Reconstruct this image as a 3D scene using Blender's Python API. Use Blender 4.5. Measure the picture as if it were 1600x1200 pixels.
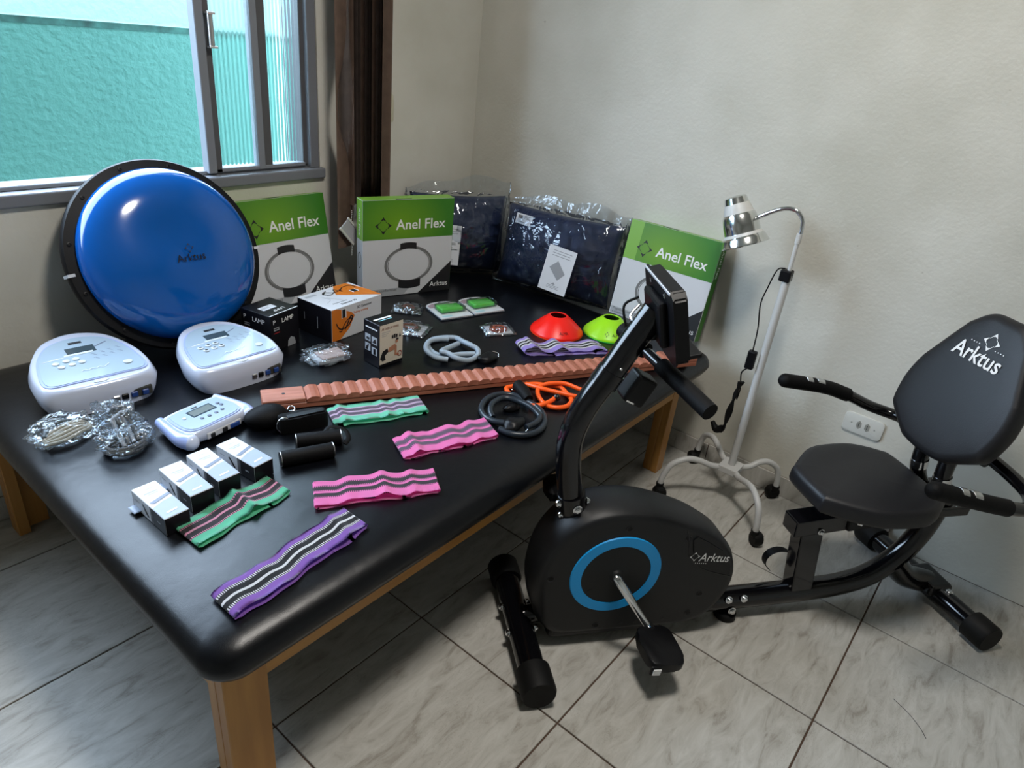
import bpy, bmesh, math, random
from mathutils import Vector, Matrix, Euler, noise
random.seed(7)
S = bpy.context.scene
for o in list(bpy.data.objects): bpy.data.objects.remove(o)
COL = S.collection

# ---------------------------------------------------------------- camera
F_PX, YAW, PITCH, ROLL, CAM_H = 1063.58, 0.638338, 0.475653, -0.1130095, 1.42
def cam_axes():
    cy, sy, cp, sp = math.cos(YAW), math.sin(YAW), math.cos(PITCH), math.sin(PITCH)
    fwd = Vector((cy*cp, sy*cp, -sp)); right = Vector((sy, -cy, 0)); down = fwd.cross(right)
    cr, sr = math.cos(ROLL), math.sin(ROLL)
    return cr*right + sr*down, -sr*right + cr*down, fwd
CR, CD, CF = cam_axes()
cam = bpy.data.cameras.new('camera'); cam.sensor_width = 36; cam.lens = 36*F_PX/1600
cam.clip_start = .02; cam.clip_end = 60
co = bpy.data.objects.new('camera', cam); COL.objects.link(co)
m = Matrix((( CR.x, -CD.x, -CF.x, 0), (CR.y, -CD.y, -CF.y, 0), (CR.z, -CD.z, -CF.z, CAM_H), (0, 0, 0, 1)))
co.matrix_world = m; S.camera = co

# ---------------------------------------------------------------- light
w = bpy.data.worlds.new('sky'); S.world = w; w.use_nodes = True
bg = w.node_tree.nodes['Background']; bg.inputs[0].default_value = (.62, .79, 1.0, 1); bg.inputs[1].default_value = 11
S.view_settings.view_transform = 'Standard'; S.view_settings.look = 'None'
S.view_settings.gamma = 1; S.view_settings.use_curve_mapping = False
S.view_settings.exposure = 0.48
def area(name, loc, rot, sx, sy, power, color, shape='RECTANGLE'):
    l = bpy.data.lights.new(name, 'AREA'); l.shape = shape; l.size = sx; l.size_y = sy; l.energy = power; l.color = color
    o = bpy.data.objects.new(name, l); COL.objects.link(o); o.location = loc; o.rotation_euler = rot
    return o
# openings of the room let the sky in: portals only guide the sampling
for nm, loc, rot, sx, sy in (('window_portal', (.61, 2.20, 1.49), (-math.pi/2, 0, 0), 1.80, 1.10),):
    p = area(nm, loc, rot, sx, sy, 1, (1, 1, 1)); p.data.cycles.is_portal = True
LAMP_XYZ = (0.95, 0.42, 2.56); LAMP_POWER = 24
BACK_XYZ = (-1.0, -1.55, 1.55); BACK_POWER = 16

# ---------------------------------------------------------------- helpers
TZ = .49                                            # table top height
def ray(px, py): return CR*((px-800)/F_PX) + CD*((py-600)/F_PX) + CF
def W(px, py, z=TZ):
    """world point on the level plane z seen at a photograph position"""
    d = ray(px, py); t = (z-CAM_H)/d.z; return Vector((d.x*t, d.y*t, z))

MATS = {}
def mat(name, color, rough=.5, metal=0, bump=0, bscale=60, vary=0, vscale=8, spec=.5, coat=0, color2=None, trans=0, ior=1.45, alpha=1, sheen=0, stretch=None):
    if name in MATS: return MATS[name]
    m = bpy.data.materials.new(name); m.use_nodes = True; nt = m.node_tree; b = nt.nodes['Principled BSDF']
    b.inputs['Base Color'].default_value = (*color, 1); b.inputs['Roughness'].default_value = rough
    b.inputs['Metallic'].default_value = metal; b.inputs['Specular IOR Level'].default_value = spec
    b.inputs['Coat Weight'].default_value = coat; b.inputs['Transmission Weight'].default_value = trans
    b.inputs['IOR'].default_value = ior; b.inputs['Alpha'].default_value = alpha; b.inputs['Sheen Weight'].default_value = sheen
    tc = nt.nodes.new('ShaderNodeTexCoord'); mp = nt.nodes.new('ShaderNodeMapping'); nt.links.new(tc.outputs['Object'], mp.inputs[0])
    if stretch: mp.inputs['Scale'].default_value = stretch
    if vary or color2:
        n = nt.nodes.new('ShaderNodeTexNoise'); n.inputs['Scale'].default_value = vscale; n.inputs['Detail'].default_value = 6
        nt.links.new(mp.outputs[0], n.inputs[0])
        r = nt.nodes.new('ShaderNodeValToRGB'); nt.links.new(n.outputs['Fac'], r.inputs[0])
        c2 = color2 or tuple(c*(1-vary) for c in color)
        r.color_ramp.elements[0].position = .35; r.color_ramp.elements[1].position = .65
        r.color_ramp.elements[0].color = (*c2, 1); r.color_ramp.elements[1].color = (*color, 1)
        nt.links.new(r.outputs[0], b.inputs['Base Color'])
    if bump:
        n = nt.nodes.new('ShaderNodeTexNoise'); n.inputs['Scale'].default_value = bscale; n.inputs['Detail'].default_value = 4
        nt.links.new(mp.outputs[0], n.inputs[0])
        k = nt.nodes.new('ShaderNodeBump'); k.inputs['Strength'].default_value = bump; k.inputs['Distance'].default_value = .002
        nt.links.new(n.outputs['Fac'], k.inputs['Height']); nt.links.new(k.outputs[0], b.inputs['Normal'])
    MATS[name] = m; return m

def bm_new(): return bmesh.new()
def link(name, bm, m, parent=None, smooth=False, mats=None, autosmooth=None):
    bmesh.ops.recalc_face_normals(bm, faces=bm.faces)
    me = bpy.data.meshes.new(name); bm.to_mesh(me); bm.free()
    for f in me.polygons: f.use_smooth = smooth
    if smooth and autosmooth is not None:
        try: me.set_sharp_from_angle(angle=autosmooth)
        except Exception: pass
    for x in (mats or [m]): me.materials.append(x)
    o = bpy.data.objects.new(name, me); COL.objects.link(o)
    if parent: o.parent = parent
    return o
def tag(o, label, cat, group=None, kind=None):
    if label: o['label'] = label
    if cat: o['category'] = cat
    if group: o['group'] = group
    if kind: o['kind'] = kind
    return o
def struct(o): o['kind'] = 'structure'; return o
def thing(name, label, cat, loc=(0,0,0), rot=(0,0,0), group=None, matrix=None):
    o = bpy.data.objects.new(name, None); COL.objects.link(o); o.empty_display_size = .05
    if matrix is not None:
        o.location = matrix.to_translation(); o.rotation_euler = matrix.to_euler()
    else: o.location = loc; o.rotation_euler = rot
    return tag(o, label, cat, group)
def copy_tree(o, parent=None):
    c = o.copy(); COL.objects.link(c); c.parent = parent
    for ch in [x for x in bpy.data.objects if x.parent == o]: copy_tree(ch, c)
    return c
def frame(o, x, z):
    x = Vector(x).normalized(); z = Vector(z); z = (z - x*z.dot(x)).normalized(); y = z.cross(x)
    return Matrix(((x.x, y.x, z.x, o[0]), (x.y, y.y, z.y, o[1]), (x.z, y.z, z.z, o[2]), (0, 0, 0, 1)))

def add_box(bm, x0, x1, y0, y1, z0, z1, bev=0, seg=2, mi=0, M=None):
    r = bmesh.ops.create_cube(bm, size=1); vs = r['verts']
    bmesh.ops.scale(bm, vec=(x1-x0, y1-y0, z1-z0), verts=vs)
    bmesh.ops.translate(bm, vec=((x0+x1)/2, (y0+y1)/2, (z0+z1)/2), verts=vs)
    fs = list({f for v in vs for f in v.link_faces})
    for f in fs: f.material_index = mi
    if bev:
        es = list({e for v in vs for e in v.link_edges})
        rr = bmesh.ops.bevel(bm, geom=es, offset=bev, segments=seg, affect='EDGES', profile=.5)
        vs = list({v for f in rr['faces'] for v in f.verts} | {v for v in vs if v.is_valid})
        for f in rr['faces']: f.material_index = mi
    if M is not None: bmesh.ops.transform(bm, matrix=M, verts=vs)
    return vs
def box(name, dims, m, parent=None, bev=0, seg=2, smooth=False):
    bm = bm_new(); add_box(bm, *dims, bev=bev, seg=seg); return link(name, bm, m, parent, smooth=smooth)
def spline(pts, n=8, closed=False):
    P = [Vector(p) for p in pts]; out = []; L = len(P)
    rng = range(L) if closed else range(L-1)
    for i in rng:
        if closed: a, b, c, d = P[(i-1) % L], P[i], P[(i+1) % L], P[(i+2) % L]
        else: b, c = P[i], P[i+1]; a = P[i-1] if i else b*2-c; d = P[i+2] if i+2 < L else c*2-b
        for k in range(n):
            t = k/n; out.append(.5*((2*b) + (c-a)*t + (2*a-5*b+4*c-d)*t*t + (3*b-a-3*c+d)*t**3))
    if not closed: out.append(P[-1])
    return out
def add_tube(bm, pts, r, seg=14, closed=False, caps=True, mi=0, rz=None):
    P = [Vector(p) for p in pts]; n = len(P); rs = r if isinstance(r, (list, tuple)) else [r]*n
    rings = []; up = None
    for i, p in enumerate(P):
        if closed: t = (P[(i+1) % n]-P[i-1]).normalized()
        else: t = (P[min(i+1, n-1)]-P[max(i-1, 0)]).normalized()
        if up is None:
            up = Vector((0, 0, 1)) if abs(t.z) < .9 else Vector((1, 0, 0))
        up = (up - t*up.dot(t)).normalized(); s = t.cross(up)
        rings.append([bm.verts.new(p + (s*math.cos(a) + up*math.sin(a)*(rz or 1))*rs[i]) for a in [2*math.pi*k/seg for k in range(seg)]])
    m_ = n if closed else n-1
    for i in range(m_):
        A, B = rings[i], rings[(i+1) % n]
        for k in range(seg):
            f = bm.faces.new((A[k], A[(k+1) % seg], B[(k+1) % seg], B[k])); f.material_index = mi; f.smooth = True
    if caps and not closed:
        for R_ in (rings[0], rings[-1]):
            f = bm.faces.new(R_); f.material_index = mi
    return rings
def tube(name, pts, r, m, parent=None, n=8, seg=14, closed=False, smooth_path=True, rz=None):
    bm = bm_new(); P = spline(pts, n, closed) if smooth_path and len(pts) > 2 else pts
    if isinstance(r, (list, tuple)) and len(P) != len(r):
        rr = []; L = len(r)-1
        for i in range(len(P)):
            t = i/(len(P)-1)*L; k = min(int(t), L-1); rr.append(r[k]*(1-t+k)+r[k+1]*(t-k))
        r = rr
    add_tube(bm, P, r, seg, closed, rz=rz); return link(name, bm, m, parent, smooth=True, autosmooth=.9)
def add_lathe(bm, prof, seg=32, M=None, mi=0, cap=True):
    rings = []
    for (r, z) in prof:
        rings.append([bm.verts.new((r*math.cos(2*math.pi*k/seg), r*math.sin(2*math.pi*k/seg), z)) for k in range(seg)])
    for A, B in zip(rings, rings[1:]):
        for k in range(seg):
            f = bm.faces.new((A[k], A[(k+1) % seg], B[(k+1) % seg], B[k])); f.material_index = mi
    if cap:
        for R_ in (rings[0], rings[-1]):
            f = bm.faces.new(R_); f.material_index = mi
    vs = [v for R_ in rings for v in R_]
    if M is not None: bmesh.ops.transform(bm, matrix=M, verts=vs)
    return vs
def lathe(name, prof, m, parent=None, seg=32, M=None, cap=True, sharp=.7):
    bm = bm_new(); add_lathe(bm, prof, seg, M, cap=cap); return link(name, bm, m, parent, smooth=True, autosmooth=sharp)
def add_prism(bm, poly, z0, z1, M=None, mi=0):
    a = [bm.verts.new((x, y, z0)) for x, y in poly]; b = [bm.verts.new((x, y, z1)) for x, y in poly]; n = len(poly)
    fs = [bm.faces.new(a), bm.faces.new(b)]
    for k in range(n): fs.append(bm.faces.new((a[k], a[(k+1) % n], b[(k+1) % n], b[k])))
    for f in fs: f.material_index = mi
    if M is not None: bmesh.ops.transform(bm, matrix=M, verts=a+b)
    return a+b
def prism(name, poly, z0, z1, m, parent=None, M=None, bev=0, seg=2, smooth=False, sharp=.6):
    bm = bm_new(); add_prism(bm, poly, z0, z1)
    if bev:
        es = [e for e in bm.edges if abs(e.verts[0].co.z-e.verts[1].co.z) < 1e-6]
        bmesh.ops.bevel(bm, geom=es, offset=bev, segments=seg, affect='EDGES', profile=.5, clamp_overlap=True)
    if M is not None: bmesh.ops.transform(bm, matrix=M, verts=bm.verts)
    return link(name, bm, m, parent, smooth=smooth, autosmooth=sharp)
def ring_poly(bm, cx, cy, ro, ri, z, n=40, sy=1, a0=0, a1=2*math.pi, mi=0, thick=.0004):
    pts = []
    full = abs(a1-a0-2*math.pi) < 1e-6
    for k in range(n + (0 if full else 1)):
        a = a0+(a1-a0)*k/n; c, s = math.cos(a), math.sin(a)
        pts.append((bm.verts.new((cx+ro*c, cy+ro*s*sy, z)), bm.verts.new((cx+ri*c, cy+ri*s*sy, z))))
    L = len(pts)
    for k in range(L if full else L-1):
        a, b = pts[k], pts[(k+1) % L]; f = bm.faces.new((a[0], b[0], b[1], a[1])); f.material_index = mi
def to_front(o=(0, 0, 0)):
    """local print plane (x right, y up, normal z) -> front face (-y) of a thing"""
    return Matrix.Translation(o) @ Matrix.Rotation(math.pi/2, 4, 'X')
def text_mesh(s, size, m, parent, M, name='lettering', align='LEFT', extrude=.0002, shear=0, weight=0, sx=1):
    c = bpy.data.curves.new(name, 'FONT'); c.body = s; c.size = size; c.align_x = align; c.extrude = extrude; c.shear = shear; c.offset = weight; c.resolution_u = 3
    t = bpy.data.objects.new(name, c); COL.objects.link(t)
    dg = bpy.context.evaluated_depsgraph_get(); me = bpy.data.meshes.new_from_object(t.evaluated_get(dg))
    bpy.data.objects.remove(t); me.name = name
    me.transform(M @ Matrix.Diagonal((sx, 1, 1, 1))); me.materials.clear(); me.materials.append(m)
    o = bpy.data.objects.new(name, me); COL.objects.link(o); o.parent = parent
    return o
def flat(name, polys, m, parent, M, z=.0004):
    """flat print: list of polygons in the print plane"""
    bm = bm_new()
    for q in polys: bm.faces.new([bm.verts.new((x, y, z)) for x, y in q])
    bmesh.ops.transform(bm, matrix=M, verts=bm.verts); return link(name, bm, m, parent)
def rect(x0, y0, x1, y1): return [(x0, y0), (x1, y0), (x1, y1), (x0, y1)]
def star_polys(cx, cy, s):
    """the four-pointed open star emblem: four arrowheads round a rounded square"""
    out = []
    for k in range(4):
        a = k*math.pi/2; c, sn = math.cos(a), math.sin(a)
        L = [(1, 0), (.52, .34), (.60, .12), (.66, 0), (.60, -.12), (.52, -.34)]
        out.append([(cx+s*(x*c-y*sn), cy+s*(x*sn+y*c)) for x, y in L])
        L2 = [(.50, .30), (.28, .50), (.25, .46), (.46, .26)]
        out.append([(cx+s*(x*c-y*sn), cy+s*(x*sn+y*c)) for x, y in L2])
    return out
def dots(cx, cy, s, n=6, r=.05):
    out = []
    for k in range(n):
        x = cx+(k-(n-1)/2)*s; out.append([(x+r*s*3*math.cos(a), cy+r*s*3*math.sin(a)) for a in [i*math.pi/3 for i in range(6)]])
    return out

# ---------------------------------------------------------------- materials
M_black_plastic = mat('black_plastic', (.004, .004, .005), .42, spec=.28, bump=.05, bscale=300)
M_gloss_black = mat('gloss_black_paint', (.003, .003, .004), .14, coat=.2)
M_chrome = mat('chrome', (.75, .76, .78), .12, metal=1)
M_steel = mat('zinc_steel', (.6, .6, .6), .3, metal=1)
M_foam = mat('black_foam', (.0035, .0035, .004), .62, spec=.18, bump=.3, bscale=400)
M_white_print = mat('white_ink', (.8, .8, .8), .5)
M_black_print = mat('black_ink', (.012, .012, .014), .45)
M_grey_print = mat('grey_ink', (.30, .31, .33), .5)
M_white_card = mat('white_card', (.60, .61, .64), .38)
M_paper = mat('paper', (.66, .68, .72), .6)

def mat_film(name, dens=.16, tint=(.9, .95, 1), scale=22, bump=1.0, rough=.12, dist=.02, fr=.8):
    if name in MATS: return MATS[name]
    m = bpy.data.materials.new(name); m.use_nodes = True; nt = m.node_tree; N = nt.nodes; N.remove(N['Principled BSDF'])
    out = N['Material Output']; tr = N.new('ShaderNodeBsdfTransparent'); gl = N.new('ShaderNodeBsdfGlossy'); mx = N.new('ShaderNodeMixShader')
    tr.inputs[0].default_value = (.93, .95, .97, 1); gl.inputs['Roughness'].default_value = rough; gl.inputs[0].default_value = (*tint, 1)
    lw = N.new('ShaderNodeLayerWeight'); lw.inputs[0].default_value = .35
    tc = N.new('ShaderNodeTexCoord'); n = N.new('ShaderNodeTexNoise'); n.inputs['Scale'].default_value = scale; n.inputs['Detail'].default_value = 3
    n.inputs['Distortion'].default_value = 1.4
    b = N.new('ShaderNodeBump'); b.inputs['Strength'].default_value = bump; b.inputs['Distance'].default_value = dist
    L = nt.links; L.new(tc.outputs['Object'], n.inputs[0]); L.new(n.outputs['Fac'], b.inputs['Height'])
    L.new(b.outputs[0], gl.inputs['Normal']); L.new(b.outputs[0], lw.inputs['Normal'])
    md = N.new('ShaderNodeMath'); md.operation = 'MULTIPLY_ADD'; md.inputs[1].default_value = fr; md.inputs[2].default_value = dens
    md.use_clamp = True
    L.new(lw.outputs['Fresnel'], md.inputs[0]); L.new(md.outputs[0], mx.inputs[0]); L.new(tr.outputs[0], mx.inputs[1]); L.new(gl.outputs[0], mx.inputs[2])
    L.new(mx.outputs[0], out.inputs[0]); MATS[name] = m; return m
M_film = mat_film('clear_plastic_film', dens=.02, scale=8, bump=1, rough=.09, dist=.016)
M_film_thick = mat_film('crinkled_plastic_film', dens=.12, scale=16, bump=1, rough=.10)
# ================================================================ ROOM
def wall_mat():
    m = bpy.data.materials.new('painted_plaster'); m.use_nodes = True; nt = m.node_tree; b = nt.nodes['Principled BSDF']; N = nt.nodes; L = nt.links
    b.inputs['Roughness'].default_value = .55; b.inputs['Specular IOR Level'].default_value = .35
    tc = N.new('ShaderNodeTexCoord'); n1 = N.new('ShaderNodeTexNoise'); n1.inputs['Scale'].default_value = 2.2; n1.inputs['Detail'].default_value = 7
    r = N.new('ShaderNodeValToRGB'); r.color_ramp.elements[0].position = .32; r.color_ramp.elements[1].position = .62
    r.color_ramp.elements[0].color = (.52, .505, .44, 1); r.color_ramp.elements[1].color = (.63, .615, .555, 1)
    L.new(tc.outputs['Object'], n1.inputs[0]); L.new(n1.outputs['Fac'], r.inputs[0])
    # small dark specks and scuffs of their own
    n3 = N.new('ShaderNodeTexNoise'); n3.inputs['Scale'].default_value = 30; n3.inputs['Detail'].default_value = 2; L.new(tc.outputs['Object'], n3.inputs[0])
    r3 = N.new('ShaderNodeValToRGB'); r3.color_ramp.elements[0].position = .16; r3.color_ramp.elements[1].position = .22
    r3.color_ramp.elements[0].color = (.55, .52, .48, 1); r3.color_ramp.elements[1].color = (1, 1, 1, 1); L.new(n3.outputs['Fac'], r3.inputs[0])
    mx = N.new('ShaderNodeMix'); mx.data_type = 'RGBA'; mx.blend_type = 'MULTIPLY'; mx.inputs[0].default_value = 1
    L.new(r.outputs[0], mx.inputs[6]); L.new(r3.outputs[0], mx.inputs[7]); L.new(mx.outputs[2], b.inputs['Base Color'])
    n2 = N.new('ShaderNodeTexNoise'); n2.inputs['Scale'].default_value = 90; n2.inputs['Detail'].default_value = 5
    n4 = N.new('ShaderNodeTexNoise'); n4.inputs['Scale'].default_value = 9; n4.inputs['Detail'].default_value = 3
    L.new(tc.outputs['Object'], n2.inputs[0]); L.new(tc.outputs['Object'], n4.inputs[0])
    k = N.new('ShaderNodeBump'); k.inputs['Strength'].default_value = .35; k.inputs['Distance'].default_value = .003
    k2 = N.new('ShaderNodeBump'); k2.inputs['Strength'].default_value = .3; k2.inputs['Distance'].default_value = .012
    L.new(n2.outputs['Fac'], k.inputs['Height']); L.new(n4.outputs['Fac'], k2.inputs['Height']); L.new(k2.outputs[0], k.inputs['Normal']); L.new(k.outputs[0], b.inputs['Normal'])
    return m
M_wall = wall_mat()
WX, WY = 2.311, 2.07                  # inner faces of the right wall and of the window wall
XL, YB, ZC = -2.6, -2.4, 2.62         # left wall, back wall, ceiling
WIN_X0, WIN_X1, WIN_Z0, WIN_Z1 = -.30, 1.515, .92, 2.05
# window wall with its opening
bm = bm_new()
add_box(bm, XL-.15, WIN_X0, WY, WY+.16, 0, ZC); add_box(bm, WIN_X1, WX+.15, WY, WY+.16, 0, ZC)
add_box(bm, WIN_X0, WIN_X1, WY, WY+.16, 0, WIN_Z0); add_box(bm, WIN_X0, WIN_X1, WY, WY+.16, WIN_Z1, ZC)
struct(link('wall_window', bm, M_wall))
struct(box('wall_right', (WX, WX+.15, YB, WY, 0, ZC), M_wall))
DOOR_Y0, DOOR_Y1 = -1.5, -.55
bm = bm_new()
add_box(bm, XL-.15, XL, YB, WY, 0, ZC)
struct(link('wall_left', bm, M_wall))
struct(box('wall_back', (XL-.15, WX+.15, YB-.15, YB, 0, ZC), M_wall))
M_ceil = mat('white_ceiling', (.62, .62, .60), .8)
struct(box('ceiling', (XL-.15, WX+.15, YB-.15, WY+.16, ZC, ZC+.1), M_ceil))

# floor: grout bed and single tiles
M_grout = mat('brown_grout', (.085, .052, .036), .85)
def tile_mat():
    m = bpy.data.materials.new('marbled_tile'); m.use_nodes = True; nt = m.node_tree; b = nt.nodes['Principled BSDF']; N = nt.nodes; L = nt.links
    b.inputs['Roughness'].default_value = .48; b.inputs['Specular IOR Level'].default_value = .45
    geo = N.new('ShaderNodeTexCoord'); oi = N.new('ShaderNodeObjectInfo')
    ad = N.new('ShaderNodeVectorMath'); ad.operation = 'MULTIPLY_ADD'
    cmb = N.new('ShaderNodeCombineXYZ'); L.new(oi.outputs['Random'], cmb.inputs[0]); L.new(oi.outputs['Random'], cmb.inputs[2])
    ad.inputs[1].default_value = (13, 7, 29); L.new(cmb.outputs[0], ad.inputs[0]); L.new(geo.outputs['Object'], ad.inputs[2])
    mp = N.new('ShaderNodeMapping'); mp.inputs['Rotation'].default_value = (0, 0, .25); mp.inputs['Scale'].default_value = (1, 3.4, 1)
    L.new(ad.outputs[0], mp.inputs[0])
    n1 = N.new('ShaderNodeTexNoise'); n1.inputs['Scale'].default_value = 9; n1.inputs['Detail'].default_value = 9; n1.inputs['Roughness'].default_value = .65; n1.inputs['Distortion'].default_value = .8
    L.new(mp.outputs[0], n1.inputs[0])
    r = N.new('ShaderNodeValToRGB'); e = r.color_ramp.elements; e[0].position = .30; e[0].color = (.27, .25, .215, 1); e[1].position = .66; e[1].color = (.50, .49, .455, 1)
    x = e.new(.45); x.color = (.41, .395, .36, 1)
    L.new(n1.outputs['Fac'], r.inputs[0])
    n2 = N.new('ShaderNodeTexNoise'); n2.inputs['Scale'].default_value = 20; n2.inputs['Detail'].default_value = 8; n2.inputs['Distortion'].default_value = 2.2; n2.inputs['Roughness'].default_value = .6
    L.new(mp.outputs[0], n2.inputs[0])
    r2 = N.new('ShaderNodeValToRGB'); e = r2.color_ramp.elements; e[0].position = .49; e[0].color = (1, 1, 1, 1); e[1].position = .51; e[1].color = (1, 1, 1, 1)
    x = e.new(.5); x.color = (.62, .58, .53, 1)
    L.new(n2.outputs['Fac'], r2.inputs[0])
    n5 = N.new('ShaderNodeTexNoise'); n5.inputs['Scale'].default_value = 3; L.new(mp.outputs[0], n5.inputs[0])
    r5 = N.new('ShaderNodeValToRGB'); r5.color_ramp.elements[0].position = .45; r5.color_ramp.elements[1].position = .6; L.new(n5.outputs['Fac'], r5.inputs[0])
    mx = N.new('ShaderNodeMix'); mx.data_type = 'RGBA'; mx.blend_type = 'MULTIPLY'; L.new(r5.outputs[0], mx.inputs[0])
    L.new(r.outputs[0], mx.inputs[6]); L.new(r2.outputs[0], mx.inputs[7]); L.new(mx.outputs[2], b.inputs['Base Color'])
    k = N.new('ShaderNodeBump'); k.inputs['Strength'].default_value = .12; k.inputs['Distance'].default_value = .002; L.new(n1.outputs['Fac'], k.inputs['Height']); L.new(k.outputs[0], b.inputs['Normal'])
    return m
M_tile = tile_mat()
floor = struct(box('floor', (XL-.15, WX+.15, YB-.15, WY+.16, -.12, -.004), M_grout))
TX0, TY0, SX, SY, G = .521, 1.844, .4475, .456, .0022
tile_me = {}
for i in range(-7, 4):
    for j in range(-1, 10):
        x0 = TX0+i*SX+G; x1 = TX0+(i+1)*SX-G; y1 = TY0-j*SY-G; y0 = TY0-(j+1)*SY+G
        if j == -1: y0 = TY0+G; y1 = WY
        if x1 < XL or y1 < YB: continue
        x0 = max(x0, XL); y0 = max(y0, YB)
        key = (round(x1-x0, 3), round(y1-y0, 3))
        if key not in tile_me:
            hx, hy = (x1-x0)/2, (y1-y0)/2
            t = box('tile', (-hx, hx, -hy, hy, -.008, 0), M_tile, bev=.0012, seg=1); tile_me[key] = t.data; COL.objects.unlink(t); bpy.data.objects.remove(t)
        o = bpy.data.objects.new('tile', tile_me[key]); COL.objects.link(o); o.parent = floor; o.location = ((x0+x1)/2, (y0+y1)/2, 0)
# baseboards made of cut tiles
bb = struct(box('baseboard_right', (WX-.006, WX, .06, WY, .001, .076), M_grout))
y = .06
for k, y2 in enumerate([.287+.0, .73, 1.186, 1.64, WY-.01]):
    box('tile', (WX-.010, WX-.004, y+.0015, y2-.0015, .001, .078), M_tile, bb, bev=.001, seg=1); y = y2
bb = struct(box('baseboard_window', (XL, WX-.011, WY-.006, WY, .001, .076), M_grout))
x = XL
while x < WX-.02:
    x2 = min(x+SX, WX-.011); box('tile', (x+.0015, x2-.0015, WY-.010, WY-.004, .001, .078), M_tile, bb, bev=.001, seg=1); x = x2

# ---------------------------------------------------------------- window
M_alu = mat('grey_aluminium', (.17, .18, .20), .45, bump=.05, bscale=80)
M_alu_l = mat('pale_aluminium', (.20, .215, .24), .45)
M_alu_d = mat('dark_aluminium', (.085, .085, .09), .5)
def ribbed():
    m = bpy.data.materials.new('ribbed_glass'); m.use_nodes = True; b = m.node_tree.nodes['Principled BSDF']
    b.inputs['Base Color'].default_value = (.90, .99, .98, 1); b.inputs['Transmission Weight'].default_value = 1; b.inputs['Roughness'].default_value = .10; b.inputs['IOR'].default_value = 1.45
    return m
M_rib = ribbed()
win = struct(box('window_1', (WIN_X0-.02, WIN_X1+.012, WY-.018, WY+.10, .893, .928), M_alu, bev=.006, seg=3, smooth=False))   # sill strip
def wpart(name, d, m, bev=.002, parent=win): return box(name, d, m, parent, bev=bev, seg=1)
wpart('track', (WIN_X0, WIN_X1-.02, WY+.02, WY+.085, .928, .940), M_alu_l)
wpart('window_frame', (1.478, 1.512, WY+.0, WY+.10, .928, WIN_Z1), M_alu)
wpart('window_frame', (1.463, 1.480, WY+.02, WY+.09, .93, WIN_Z1), M_alu_d)
wpart('window_frame', (WIN_X0, WIN_X0+.035, WY+.0, WY+.10, .928, WIN_Z1), M_alu)
wpart('window_frame', (WIN_X0, 1.512, WY+.0, WY+.10, WIN_Z1-.035, WIN_Z1), M_alu)
# inner sliding sash (right) with two ribbed panes
wpart('sash_stile', (1.108, 1.136, WY+.004, WY+.040, .934, WIN_Z1-.03), M_alu_l)
wpart('sash_stile', (1.136, 1.158, WY+.012, WY+.044, .934, WIN_Z1-.03), M_alu_d)
wpart('sash_muntin', (1.285, 1.309, WY+.010, WY+.040, .934, WIN_Z1-.03), M_alu_l)
wpart('sash_muntin', (1.309, 1.340, WY+.016, WY+.044, .934, WIN_Z1-.03), M_alu_d)
wpart('sash_rail', (1.136, 1.465, WY+.012, WY+.044, .934, .946), M_alu_l)
def pane(x0, x1, ribs):
    bm = bm_new(); n = max(8, int((x1-x0)/.0015)); z0, z1 = .946, WIN_Z1-.035
    f, k = [], []
    for i in range(n+1):
        x = x0+(x1-x0)*i/n; y = WY+.024+.0011*math.cos((x-x0)/ribs*2*math.pi)
        f.append((bm.verts.new((x, y, z0)), bm.verts.new((x, y, z1)))); k.append((bm.verts.new((x, WY+.029, z0)), bm.verts.new((x, WY+.029, z1))))
    for i in range(n):
        bm.faces.new((f[i][0], f[i+1][0], f[i+1][1], f[i][1])); bm.faces.new((k[i][0], k[i][1], k[i+1][1], k[i+1][0]))
    for i in (0, n): bm.faces.new((f[i][0], f[i][1], k[i][1], k[i][0]))
    link('pane', bm, M_rib, win, smooth=True)
pane(1.158, 1.287, .0145); pane(1.340, 1.464, .0125)
# fixed outer panes of the left part lie open; a sliding sash rests behind
# latch on the stile
lt = struct(thing('window_2', None, None, (1.150, WY-.002, 1.34)))
lt.name = 'window_latch'; del lt['kind']; lt.parent = win
bm = bm_new(); add_tube(bm, [(0, 0, -.045), (0, 0, .045)], .0085, 14); o = link('latch_barrel', bm, M_steel, win, smooth=True, autosmooth=.9); o.location = (1.150, WY-.004, 1.34)
bpy.data.objects.remove(lt)
for dz in (-.048, .040):
    o = box('latch_clip', (-.012, .012, -.012, .010, -.003, .003), M_chrome, win, bev=.001); o.location = (1.150, WY-.004, 1.34+dz)

# neighbouring wall outside
def outer_mat(name, c1, c2, sc):
    m = bpy.data.materials.new(name); m.use_nodes = True; nt = m.node_tree; b = nt.nodes['Principled BSDF']; N = nt.nodes; L = nt.links
    b.inputs['Roughness'].default_value = .8; tc = N.new('ShaderNodeTexCoord')
    n = N.new('ShaderNodeTexNoise'); n.inputs['Scale'].default_value = 1.5; n.inputs['Detail'].default_value = 6; L.new(tc.outputs['Object'], n.inputs[0])
    r = N.new('ShaderNodeValToRGB'); r.color_ramp.elements[0].position = .3; r.color_ramp.elements[1].position = .7; r.color_ramp.elements[0].color = (*c2, 1); r.color_ramp.elements[1].color = (*c1, 1)
    L.new(n.outputs['Fac'], r.inputs[0]); L.new(r.outputs[0], b.inputs['Base Color'])
    n2 = N.new('ShaderNodeTexNoise'); n2.inputs['Scale'].default_value = sc; n2.inputs['Detail'].default_value = 4; L.new(tc.outputs['Object'], n2.inputs[0])
    k = N.new('ShaderNodeBump'); k.inputs['Strength'].default_value = .9; k.inputs['Distance'].default_value = .010; L.new(n2.outputs['Fac'], k.inputs['Height']); L.new(k.outputs[0], b.inputs['Normal'])
    return m, r
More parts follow.
